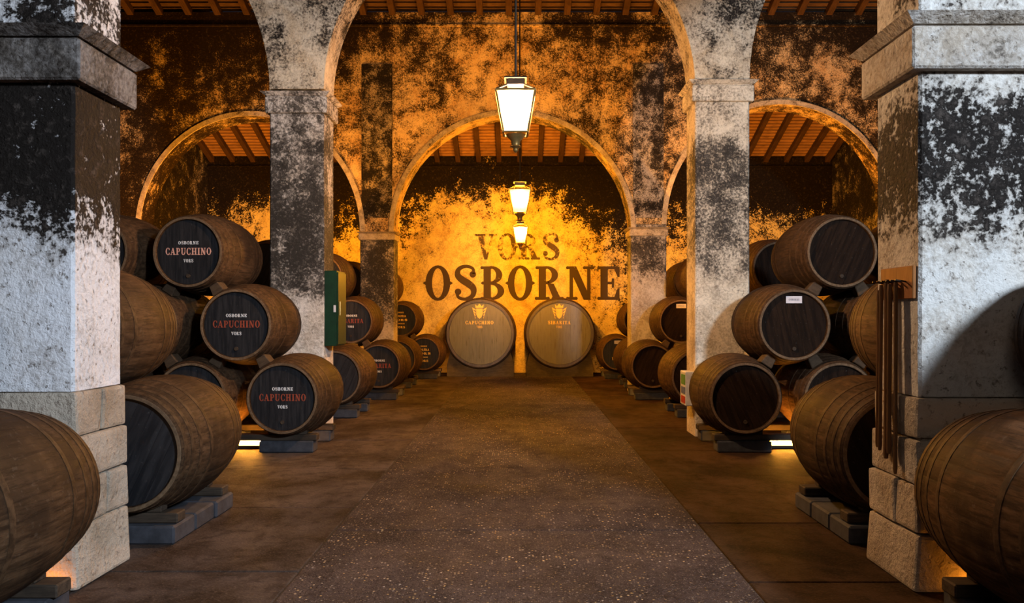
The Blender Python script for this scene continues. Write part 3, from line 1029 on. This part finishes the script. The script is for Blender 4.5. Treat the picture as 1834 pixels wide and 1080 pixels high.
def support(where, xs, yf, foot_w=.62, side=-1, rail_over=.34, zr=.13, big=False):
    """two rails on stone blocks under the bottom barrels of a stack"""
    for i, y in enumerate((yf + .20, yf + BL - .20)):
        which = 'front' if i == 0 else 'rear'
        r = empty('rail', ((min(xs) + max(xs)) / 2, y, 0))
        hl = (max(xs) - min(xs)) / 2 + rail_over
        bm = bmesh.new()
        add_box(bm, -hl, hl, -.07, .07, zr, .20)
        obj('beam', to_mesh(bm, 'beam', bevel=.008), M['timber_dark'], r)
        for x in xs:
            if not big:
                bm = bmesh.new()
                add_box(bm, -foot_w / 2, foot_w / 2, -.11, .11, 0, zr)
                obj('footing_block', to_mesh(bm, 'footing_block', bevel=.012), M['footing'], r, (x - r.location.x, 0, 0))
            obj('saddle', ME_SADDLE, None, r, (x - r.location.x - .165, 0, .20), (0, 0, math.pi))
            obj('saddle', ME_SADDLE, None, r, (x - r.location.x + .165, 0, .20))
        if big and i == 0:
            p = empty('plinth', (r.location.x, yf + BL / 2, 0))
            sx0, sx1 = min(xs) - .36 - r.location.x, max(xs) + .36 - r.location.x
            nx = max(2, round((sx1 - sx0) / .42))
            for a in range(nx):
                for b in range(3):
                    bw, bd = (sx1 - sx0) / nx, (BL - .14) / 3
                    j = lambda: random.uniform(-.012, .012)
                    bm = bmesh.new()
                    add_box(bm, sx0 + a * bw + .004, sx0 + (a + 1) * bw - .004 + (j() if a == nx - 1 else 0), -BL / 2 + .06 + b * bd + .004 + j() * .3, -BL / 2 + .06 + (b + 1) * bd - .004, 0, zr - .001 - abs(j()) * .3)
                    obj('stone_block', to_mesh(bm, 'stone_block', bevel=.014), M['footing'], p)
            tag(p, 'low dark stone plinth under %s' % where, 'plinth', 'stone plinths')
        tag(r, '%s low timber rail carrying %s' % (which, where), 'rail', 'rails under the barrel stacks')

Z1, Z2, Z3 = .630, 1.460, 2.285
ROWZ = {1: Z1, 2: Z2, 3: Z3}
GL, GR = 'barrels stacked left of the aisle', 'barrels stacked right of the aisle'
# (row, x, front depth, options, label)
L0 = 3.12; L1 = 5.45; L2 = 9.15; L3 = 12.3; L4 = 14.95; L5 = 17.4; L6 = 19.95
BAR = [
 # left foreground
 (1, -2.68, L0, {'yaw': 0}, GL, 'large dark dusty barrel filling the lower left corner, cut by the frame'),
 (1, -3.74, L0, {}, GL, 'bottom barrel outside the lower left corner barrel'),
 (2, -3.21, L0, {}, GL, 'brown barrel end peeking in at the left edge above the corner barrel'),
 # left, just behind the front pillar
 (1, -2.70, L1, {'head': 'black', 'yaw': 1}, GL, 'big floor-level brown barrel with plain black head beside the left front pillar'),
 (1, -3.76, L1, {'head': 'black'}, GL, 'bottom barrel hidden behind the left front pillar'),
 (2, -3.23, L1, {}, GL, 'big tan barrel half hidden by the left front pillar, above the floor-level one'),
 # left, lettered stack before the middle pillar
 (1, -2.67, L2, {'head': 'black', 'text': 'cap', 'yaw': -1}, GL, 'lowest of the three barrels lettered CAPUCHINO, resting on the floor rail'),
 (1, -3.73, L2, {'head': 'black', 'yaw': 1}, GL, 'dark barrel at floor level left of the lowest CAPUCHINO barrel'),
 (1, -4.79, L2, {'head': 'black'}, GL, 'third bottom barrel from the aisle in the CAPUCHINO stack'),
 (2, -3.20, L2, {'head': 'black', 'text': 'cap', 'yaw': 0}, GL, 'middle one of the three barrels lettered CAPUCHINO'),
 (2, -4.26, L2, {'head': 'black'}, GL, 'dark staved barrel directly left of the middle CAPUCHINO barrel'),
 (2, -5.32, L2, {'head': 'black'}, GL, 'third middle-row barrel from the aisle in the CAPUCHINO stack'),
 (3, -3.73, L2, {'head': 'black', 'text': 'cap_bright', 'yaw': -3}, GL, 'topmost of the three barrels lettered CAPUCHINO, letters catching the light'),
 (3, -4.79, L2, {'head': 'black', 'yaw': -2}, GL, 'top-row barrel with plain grey-black head beside the left front pillar'),
 # left, behind the middle pillar
 (1, -2.80, L3, {'head': 'black'}, GL, 'floor barrel with plain dark head under the green cabinet'),
 (1, -3.86, L3, {'head': 'black'}, GL, 'floor barrel hidden behind the left middle pillar'),
 (1, -4.92, L3, {'head': 'black'}, GL, 'third floor barrel behind the left middle pillar'),
 (2, -3.33, L3, {'head': 'black'}, GL, 'middle-row barrel behind the left middle pillar'),
 (2, -4.39, L3, {'head': 'black'}, GL, 'second middle-row barrel behind the left middle pillar'),
 (3, -3.86, L3, {'head': 'black'}, GL, 'dark-headed barrel seen between the topmost CAPUCHINO barrel and the speckled pillar'),
 # left, lettered stack before the far pillar
 (1, -2.60, L4, {'head': 'black', 'text': 'sib'}, GL, 'lower of the two barrels lettered SIBARITA, on the floor rail'),
 (1, -3.66, L4, {'head': 'black'}, GL, 'bottom barrel behind the lower SIBARITA barrel'),
 (1, -4.72, L4, {'head': 'black'}, GL, 'third bottom barrel in the SIBARITA stack'),
 (2, -3.13, L4, {'head': 'black', 'text': 'sib'}, GL, 'upper of the two barrels lettered SIBARITA, right of the green cabinet'),
 (2, -4.19, L4, {'head': 'black'}, GL, 'second middle-row barrel in the SIBARITA stack'),
 (3, -3.68, L4, {'head': 'black'}, GL, 'top barrel above the green cabinet, its head mostly behind the speckled pillar'),
 # left, behind the far pillar
 (1, -2.66, L5, {'head': 'black'}, GL, 'dim floor barrel behind the lower SIBARITA barrel, past the far left pillar'),
 (1, -3.72, L5, {'head': 'black'}, GL, 'floor barrel hidden behind the far left pillar'),
 (1, -4.78, L5, {'head': 'black'}, GL, 'third floor barrel behind the far left pillar'),
 (2, -3.22, L5, {'head': 'black'}, GL, 'middle-row barrel behind the far left pillar'),
 (2, -4.28, L5, {'head': 'black'}, GL, 'second middle-row barrel behind the far left pillar'),
 (3, -3.73, L5, {'head': 'black'}, GL, 'dark-headed top barrel just left of the far left pillar'),
 # left, against the back wall
 (1, -2.36, L6, {'head': 'black', 'text': 'ven'}, GL, 'small gold-lettered barrel on the floor beside the left vat'),
 (1, -3.42, L6, {'head': 'black'}, GL, 'second floor barrel by the back wall on the left'),
 (1, -4.48, L6, {'head': 'black'}, GL, 'third floor barrel by the back wall on the left'),
 (2, -2.93, L6, {'head': 'black', 'text': 'ven'}, GL, 'upper gold-lettered barrel emerging from behind the far left pillar'),
 (2, -3.99, L6, {'head': 'black'}, GL, 'second middle-row barrel by the back wall on the left'),
 (3, -3.46, L6, {'head': 'black'}, GL, 'faint orange barrel edge high beside the far left pillar'),
 # right foreground
 (1, 2.54, L0, {'yaw': 0}, GR, 'large dark barrel with grey sheen filling the lower right corner'),
 (1, 3.60, L0, {}, GR, 'bottom barrel outside the lower right corner barrel'),
 (2, 3.07, L0, {}, GR, 'dark barrel end peeking in at the right edge above the corner barrel'),
 # right, just behind the front pillar
 (1, 2.60, L1, {'yaw': -3}, GR, 'big floor-level olive-brown barrel beside the right front pillar'),
 (1, 3.66, L1, {}, GR, 'bottom barrel hidden behind the right front pillar'),
 (2, 3.12, L1, {}, GR, 'rounded tan barrel partly behind the hanging rods of the right front pillar'),
 # right, stack before the middle pillar
 (1, 2.57, L2, {}, GR, 'lowest barrel with plain dark head beside the small white cabinet'),
 (1, 3.63, L2, {}, GR, 'second floor barrel right of the small white cabinet, behind the olive-brown one'),
 (1, 4.69, L2, {}, GR, 'third floor barrel in the right stack before the middle pillar'),
 (2, 3.11, L2, {'slip': True}, GR, 'middle barrel on the right with a white paper slip at the top of its head'),
 (2, 4.17, L2, {}, GR, 'shadowy barrel between the paper-slip barrel and the hanging rods'),
 (2, 5.23, L2, {}, GR, 'third middle-row barrel in the right stack before the middle pillar'),
 (3, 3.65, L2, {'yaw': 1}, GR, 'topmost large barrel on the right with a plain brown head and light rim'),
 (3, 4.71, L2, {}, GR, 'dark reddish barrel between the topmost right barrel and the front pillar'),
 # right, behind the middle pillar
 (1, 2.72, L3, {}, GR, 'floor barrel left of the small white cabinet, its head behind the pillar'),
 (1, 3.78, L3, {}, GR, 'floor barrel hidden behind the right middle pillar'),
 (1, 4.84, L3, {}, GR, 'third floor barrel behind the right middle pillar'),
 (2, 3.33, L3, {}, GR, 'middle-row barrel behind the right middle pillar'),
 (2, 4.39, L3, {}, GR, 'second middle-row barrel behind the right middle pillar'),
 (3, 3.92, L3, {}, GR, 'red-brown barrel left of the topmost right barrel, against the ochre pillar'),
 # right, stack before the far pillar
 (1, 2.46, L4, {}, GR, 'floor barrel with plain dark head in front of the far right pillar'),
 (1, 3.52, L4, {}, GR, 'second floor barrel in front of the far right pillar'),
 (1, 4.58, L4, {}, GR, 'third floor barrel in front of the far right pillar'),
 (2, 2.99, L4, {'slip': True}, GR, 'small distant barrel with a white slip, cut by the ochre pillar'),
 (2, 4.05, L4, {}, GR, 'second middle-row barrel in front of the far right pillar'),
 (3, 3.52, L4, {}, GR, 'distant top barrel cut by the left edge of the ochre pillar'),
 # right, behind the far pillar
 (1, 2.58, L5, {}, GR, 'dim floor barrel just left of the far right pillar foot'),
 (1, 3.64, L5, {}, GR, 'floor barrel hidden behind the far right pillar'),
 (1, 4.70, L5, {}, GR, 'third floor barrel behind the far right pillar'),
 (2, 3.16, L5, {}, GR, 'middle-row barrel behind the far right pillar'),
 (2, 4.22, L5, {}, GR, 'second middle-row barrel behind the far right pillar'),
 (3, 3.69, L5, {}, GR, 'orange-lit top barrel right of the far right pillar'),
 # right, against the back wall
 (1, 2.42, L6, {'head': 'black', 'text': 'mark', 'slip': True}, GR, 'small barrel with white slip and gold mark beside the right vat'),
 (1, 3.48, L6, {}, GR, 'second floor barrel by the back wall on the right'),
 (2, 2.95, L6, {}, GR, 'brown barrel edge above the marked one, left of the far right pillar'),
]
# individual depths and small leanings as in the photograph
HIDDEN = ('hidden behind', 'outside the lower', 'third ', 'second floor barrel by', 'second middle-row', 'second floor barrel in front', 'bottom barrel behind the lower SIB')
KEEP_HIDDEN = True
stacks = {}
for row, x, yf, opt, grp, lab in BAR:
    o = dict(opt)
    yaw = o.pop('yaw', random.uniform(-1.5, 1.5))
    dy = random.uniform(-.04, .04)
    barrel(x, yf + dy, ROWZ[row], lab, grp, yaw=yaw, **o)
    stacks.setdefault((x < 0, yf), []).append((row, x, lab))
WHERE = {(True, L0): 'the lower left corner barrel', (True, L1): 'the barrels beside the left front pillar', (True, L2): 'the CAPUCHINO barrels',
         (True, L3): 'the plain barrels behind the green cabinet', (True, L4): 'the SIBARITA barrels', (True, L5): 'the barrels behind the far left pillar',
         (True, L6): 'the gold-lettered barrels', (False, L0): 'the lower right corner barrel', (False, L1): 'the olive-brown barrel at the right front pillar',
         (False, L2): 'the barrels right of the white cabinet', (False, L3): 'the barrels left of the white cabinet', (False, L4): 'the barrels before the far right pillar',
         (False, L5): 'the barrels behind the far right pillar', (False, L6): 'the marked barrel by the right vat'}
ALIAS = [('brown barrel end peeking', 'the barrel peeking in at the left edge'), ('big tan barrel half', 'the big tan barrel by the left front pillar'),
         ('middle one of the three', 'the middle CAPUCHINO barrel'), ('dark staved barrel', 'the dark barrel left of the middle CAPUCHINO one'),
         ('topmost of the three', 'the topmost CAPUCHINO barrel'), ('top-row barrel with plain', 'the plain top-row barrel at the left front pillar'),
         ('upper of the two barrels lettered', 'the upper SIBARITA barrel'), ('upper gold-lettered', 'the upper gold-lettered barrel'),
         ('dark barrel end peeking', 'the barrel peeking in at the right edge'), ('rounded tan barrel', 'the tan barrel behind the hanging rods'),
         ('middle barrel on the right', 'the large paper-slip barrel'), ('shadowy barrel', 'the shadowy barrel right of the paper-slip one'),
         ('topmost large barrel', 'the topmost large barrel on the right'), ('dark reddish barrel', 'the dark reddish top-row barrel on the right'),
         ('small distant barrel with', 'the small distant paper-slip barrel')]
for (left, yf), lst in stacks.items():
    support(WHERE[(left, yf)], [x for r, x, l in lst if r == 1], yf, big=(yf == L1))
    for r, x, l in lst:
        if r == 1:
            continue
        ali = [a for k_, a in ALIAS if l.startswith(k_)]
        if not ali:
            continue
        for r2, x2, l2 in lst:
            if r2 == r - 1 and abs(x2 - x) < .62:
                side = 'right' if x2 > x else 'left'
                chock(x, ROWZ[r], x2, ROWZ[r2], yf + .17, 'wooden chock under the %s side of %s' % (side, ali[0]))

# ------------------------------------------------------------------ the two great vats at the back wall
def vat(cx, label, word, dw):
    y0 = 20.75
    zc, rh, rb, L = 1.11, .83, .93, 1.35
    root = empty('vat', (cx, y0 + L / 2, 0))
    bm = bmesh.new()
    prof = [(rh - .03, .05), (rh - .028, 0), (rh + .035, 0), (rh + .045, .03)]
    for k in range(1, 13):
        t = k / 13
        prof.append((rh + .045 + (rb - rh - .045) * math.sin(math.pi * t) ** .8, t * L))
    prof += [(rh + .045, L - .03), (rh, L)]
    add_lathe(bm, [(r, y - L / 2) for r, y in prof], 72, 'y')
    obj('body', to_mesh(bm, 'vat_body', smooth=40), M['tank_body'], root, (0, 0, zc))
    for t in (.06, .16, .30, .70, .84, .94):
        bm = bmesh.new()
        r = rh + .047 + (rb - rh - .045) * math.sin(math.pi * t) ** .8
        add_lathe(bm, [(r - .004, t * L - L / 2 - .03), (r + .006, t * L - L / 2 - .03), (r + .006, t * L - L / 2 + .03), (r - .004, t * L - L / 2 + .03)], 64, 'y', closed=True)
        obj('hoop', to_mesh(bm, 'hoop', smooth=40), M['hoop'], root, (0, 0, zc))
    h = obj('head', disc_mesh(rh - .032, .02, 64), M['tank_head'], root, (0, -L / 2 + .034, zc))
    bds = board_meshes(rh - .034, 9, .014, .002)
    for me in bds:
        me.materials.append(M['tank_head'])
        obj('head_board', me, None, h, (0, -.012, 0))
    # crest: shield, crown and side scrolls in gold
    bm = bmesh.new()
    def poly(pts):
        bm.faces.new([bm.verts.new((x, 0, z)) for x, z in pts])
    poly([(-.085, .12), (.085, .12), (.085, -.02), (.05, -.10), (0, -.14), (-.05, -.10), (-.085, -.02)])
    poly([(-.10, .14), (-.11, .23), (-.055, .18), (0, .25), (.055, .18), (.11, .23), (.10, .14)])
    for s in (-1, 1):
        for k in range(4):
            a = .10 - .07 * k
            poly([(s * .10, a), (s * (.19 - .02 * k), a + .055), (s * (.17 - .02 * k), a - .01), (s * .10, a - .035)])
    c = obj('crest', to_mesh(bm, 'crest'), M['paint_gold'], h, (-.02, -.0145, .52))
    c['label'] = 'gold painted crest with crown'
    lettering(word, dw, .085, M['paint_gold'], h, .24, x=-.02, y=-.0145, gap=.14)
    lettering('VORS', .15, .060, M['paint_gold'], h, .14, x=-.02, y=-.0145)
    # cradle
    bm = bmesh.new()
    for y in (-L / 2 + .10, L / 2 - .32):
        pts = [(-.86, 0), (.86, 0), (.86, .30)]
        for k in range(17):
            a = R(-32 - 116 * k / 16)
            pts.append(((rb - .01) * math.cos(a), zc + (rb - .01) * math.sin(a)))
        pts.append((-.86, .30))
        cl = []
        for p in pts:
            if abs(p[0]) <= .861 and p[1] >= -.001:
                cl.append(p)
        f = [bm.verts.new((x, y, z)) for x, z in cl]
        b = [bm.verts.new((x, y + .20, z)) for x, z in cl]
        bm.faces.new(f)
        bm.faces.new(list(reversed(b)))
        for i in range(len(cl)):
            j = (i + 1) % len(cl)
            bm.faces.new([f[i], b[i], b[j], f[j]])
    obj('cradle', to_mesh(bm, 'cradle'), M['cradle'], root)
    tag(root, label, 'vat', 'great vats at the back wall')
vat(P2(860, 0, 20.75)[0], 'left one of the two great varnished vats with gold crest under the wall lettering', 'CAPUCHINO', .72)
vat(P2(1003, 0, 20.75)[0], 'right one of the two great varnished vats with gold crest under the wall lettering', 'SIBARITA', .58)

# ------------------------------------------------------------------ lanterns
def lantern(x, y, z, ztop, label, bulb):
    """z: height of the bulb"""
    root = empty('lantern', (x, y, z - .42))
    o = .42
    wt, wb = .180, .112                     # half widths at top and bottom of the glass
    zt, zb = o + .135, o - .235
    bm = bmesh.new()
    for sx, sy in ((-1, -1), (1, -1), (1, 1), (-1, 1)):
        pass
    for sx, sy in ((-1, -1), (1, -1), (1, 1), (-1, 1)):
        bm = bmesh.new()
        add_bar(bm, (sx * wb, sy * wb, zb), (sx * wt, sy * wt, zt), .011, 6)
        obj('corner_bar', to_mesh(bm, 'corner_bar'), M['brass'], root)
    for nm, hw, zz, rr in (('top_frame', wt, zt, .013), ('bottom_frame', wb, zb, .013)):
        bm = bmesh.new()
        c = [(-hw, -hw, zz), (hw, -hw, zz), (hw, hw, zz), (-hw, hw, zz)]
        for i in range(4):
            add_bar(bm, c[i], c[(i + 1) % 4], rr, 6)
        obj(nm, to_mesh(bm, nm), M['brass'], root)
    for a in range(4):
        bm = bmesh.new()
        e = .008
        v = [bm.verts.new(p) for p in ((-wb + e, -wb, zb + e), (wb - e, -wb, zb + e), (wt - e, -wt, zt - e), (-wt + e, -wt, zt - e))]
        bm.faces.new(v)
        bmesh.ops.rotate(bm, verts=bm.verts, cent=(0, 0, 0), matrix=Matrix.Rotation(a * math.pi / 2, 3, 'Z'))
        obj('pane', to_mesh(bm, 'pane'), M['pane'], root)
    for a in range(4):
        bm = bmesh.new()
        v = [bm.verts.new(p) for p in ((-wt, -wt, zt + .008), (wt, -wt, zt + .008), (.082, -.082, zt + .075), (-.082, -.082, zt + .075))]
        bm.faces.new(v)
        bmesh.ops.rotate(bm, verts=bm.verts, cent=(0, 0, 0), matrix=Matrix.Rotation(a * math.pi / 2, 3, 'Z'))
        obj('roof_pane', to_mesh(bm, 'roof_pane'), M['pane_smoked'], root)
    bm = bmesh.new()
    for sx, sy in ((-1, -1), (1, -1), (1, 1), (-1, 1)):
        add_bar(bm, (sx * wt, sy * wt, zt + .008), (sx * .082, sy * .082, zt + .075), .009, 6)
    obj('roof_frame', to_mesh(bm, 'roof_frame'), M['iron_black'], root)
    bm = bmesh.new()
    add_frustum(bm, -.080, .080, -.080, .080, zt + .075, -.088, .088, -.088, .088, zt + .130)
    add_frustum(bm, -.108, .108, -.108, .108, zt + .130, -.108, .108, -.108, .108, zt + .148)
    obj('chimney_cap', to_mesh(bm, 'chimney_cap', bevel=.004), M['iron_black'], root)
    bm = bmesh.new()
    add_lathe(bm, [(.095, zb - .012), (.085, zb - .03), (.045, zb - .07), (.040, zb - .11), (.055, zb - .125), (.022, zb - .145), (.026, zb - .165), (.004, zb - .185)], 20)
    obj('finial', to_mesh(bm, 'finial', smooth=40), M['brass'], root)
    bm = bmesh.new()
    add_bar(bm, (0, 0, zt + .14), (0, 0, ztop - root.location.z), .011, 8)
    obj('hanging_rod', to_mesh(bm, 'hanging_rod'), M['iron_black'], root)
    bm = bmesh.new()
    bmesh.ops.create_uvsphere(bm, u_segments=16, v_segments=10, radius=.052)
    b = obj('bulb', to_mesh(bm, 'bulb', smooth=60), bulb, root, (0, 0, o))
    bm = bmesh.new()
    add_lathe(bm, [(.012, zb), (.012, o - .075), (.024, o - .072), (.024, o - .052)], 12)
    obj('lamp_holder', to_mesh(bm, 'lamp_holder'), M['brass'], root)
    tag(root, label, 'lantern', 'lanterns over the aisle')
lantern(-.040, 7.70, 3.53, 8.85, 'nearest and largest glowing lantern hanging over the aisle', M['bulb'])
lantern(.000, 13.60, 3.53, 8.60, 'middle glowing lantern, hanging just below the nearest one in view', M['bulb_mid'])
lantern(.015, 19.40, 3.55, 6.80, 'farthest and smallest glowing lantern, before the word VORS', M['bulb_far'])

# ------------------------------------------------------------------ floor lights between the barrel stacks
def floor_light(x, y, L, label, mat, ang=0.0):
    root = empty('floor_light', (x, y, 0), ang)
    bm = bmesh.new()
    add_box(bm, -.07, .07, -L / 2, L / 2, 0, .035)
    obj('housing', to_mesh(bm, 'housing', bevel=.005), M['iron_black'], root)
    bm = bmesh.new()
    add_lathe(bm, [(.022, -L / 2 + .03), (.022, L / 2 - .03)], 10, 'y', cz=.058)
    obj('tube', to_mesh(bm, 'tube', smooth=60), mat, root)
    tag(root, label, 'floor light', 'floor lights under the stacks')
floor_light(-3.22, L2 + .45, .44, 'glowing floor light under the CAPUCHINO stack', M['tube'], R(90))
floor_light(3.12, L2 + .45, .44, 'glowing floor light under the right stack by the white cabinet', M['tube'], R(90))
floor_light(-3.13, L4 + .62, .60, 'glowing floor light under the SIBARITA stack', M['tube'])
floor_light(2.99, L4 + .62, .60, 'glowing floor light under the stack before the far right pillar', M['tube'])
floor_light(-2.89, L6 + .62, .60, 'glowing floor light under the gold-lettered barrels', M['tube'])
floor_light(2.95, L6 + .62, .60, 'glowing floor light under the marked barrel by the right vat', M['tube'])
floor_light(-2.72, 4.475, .40, 'floor light tucked behind the lower left corner barrel', M['tube_soft'], R(90))
floor_light(2.62, 4.475, .40, 'floor light tucked behind the lower right corner barrel', M['tube_soft'], R(90))
# wall washers on the floor of the side aisles, behind the stacks
def washer(x, y, label, power, aim, parent_mat=None):
    root = empty('wall_washer', (x, y, 0))
    bm = bmesh.new()
    add_box(bm, -.16, .16, -.10, .10, 0, .14)
    obj('housing', to_mesh(bm, 'housing', bevel=.01), M['iron_black'], root)
    l = bpy.data.lights.new('washer_lamp', 'SPOT')
    l.energy = power
    l.color = (1.0, .38, .035)
    l.spot_size = R(120)
    l.spot_blend = .8
    l.shadow_soft_size = .06
    lo = bpy.data.objects.new('lamp', l)
    COL.objects.link(lo)
    lo.parent = root
    lo.location = (0, 0, .22)
    d = Vector(aim) - Vector((x, y, .22))
    lo.rotation_euler = d.to_track_quat('-Z', 'Y').to_euler()
    tag(root, label, 'wall washer', 'wall washers in the side aisles')
washer(-5.6, 18.9, 'wall washer lighting the back wall in the left side aisle', 1200, (-6.2, YD, 3.4))
washer(5.6, 18.9, 'wall washer lighting the back wall in the right side aisle', 500, (5.6, YD, 3.4))
washer(-5.8, 13.9, 'wall washer lighting the left side arch', 3000, (-5.4, YC, 5.6))
washer(5.4, 13.9, 'wall washer lighting the right side arch', 3000, (5.2, YC, 5.8))

# ------------------------------------------------------------------ things on the pillars
# green cabinet on the aisle side of the left middle pillar
g = empty('wall_cabinet', (XL + .085, YB + .28, 1.17))
bm = bmesh.new(); add_box(bm, -.085, .075, -.25, .25, 0, .98)
obj('case', to_mesh(bm, 'case', bevel=.006), M['green'], g)
bm = bmesh.new(); add_box(bm, .075, .092, -.235, .235, .02, .96)
d = obj('door', to_mesh(bm, 'door', bevel=.004), M['green'], g)
bm = bmesh.new(); add_bar(bm, (.105, -.19, .40), (.105, -.19, .58), .008, 8)
obj('handle', to_mesh(bm, 'handle'), M['brass'], d)
bm = bmesh.new(); add_box(bm, .035, .065, -.253, -.249, .44, .53)
obj('sticker', to_mesh(bm, 'sticker'), M['paper'], g)
tag(g, 'tall dark green metal cabinet on the aisle side of the speckled pillar', 'cabinet')
# small white cabinet low on the right middle pillar
g = empty('meter_cabinet', (XR - .062, YB + .12, .40))
bm = bmesh.new(); add_box(bm, -.075, .055, -.17, .17, 0, .44)
obj('case', to_mesh(bm, 'case', bevel=.008), M['white_paint'], g)
for nm, za, zb_, mt in (('sticker', .27, .40, 'sticker_green'), ('sticker', .15, .24, 'sticker_blue'), ('sticker', .03, .12, 'sticker_red')):
    bm = bmesh.new(); add_box(bm, -.079, -.074, -.15, .10, za, zb_)
    obj(nm, to_mesh(bm, nm), M[mt], g)
tag(g, 'small off-white cabinet with coloured stickers low on the ochre pillar', 'cabinet')
# rack with hanging rods on the right front pillar
g = empty('rod_rack', (XR - .012, YA + .23, 1.66))
bm = bmesh.new(); add_box(bm, -.012, .012, -.20, .21, 0, .19)
obj('board', to_mesh(bm, 'board', bevel=.004), M['rack'], g)
for k in range(6):
    bm = bmesh.new(); add_bar(bm, (-.01, -.12 + k * .06, .10), (-.075, -.12 + k * .06, .11), .005, 6)
    obj('hook', to_mesh(bm, 'hook'), M['iron_black'], g)
tag(g, 'orange-brown wooden rack board on the side of the right front pillar', 'rack')
RODS = [(.00, 1.77, .63, .013, 'dark'), (.06, 1.75, .74, .016, 'reddish'), (.12, 1.78, .70, .017, 'light brown'), (.18, 1.75, .74, .014, 'brown'), (.24, 1.72, .75, .013, 'dark')]
ORD = ['nearest', 'second nearest', 'middle', 'second farthest', 'farthest']
for k, (dy, zt, zb_, r, cname) in enumerate(RODS):
    bm = bmesh.new()
    add_lathe(bm, [(r * .7, 0), (r, .03), (r * .92, .3), (r, (zt - zb_) - .08), (r * 1.15, (zt - zb_) - .05), (r * .8, zt - zb_)], 8)
    o = obj('hanging_rod', to_mesh(bm, 'hanging_rod', smooth=40), M['rod'], None, (XR - .058 - .012 * (k % 2), YA + .17 + dy, zb_), (R(random.uniform(-1, 1)), R(.5), 0))
    tag(o, 'slim wooden rod hanging from the pillar rack, %s of the five' % ORD[k], 'rod', 'rods hanging on the right front pillar')
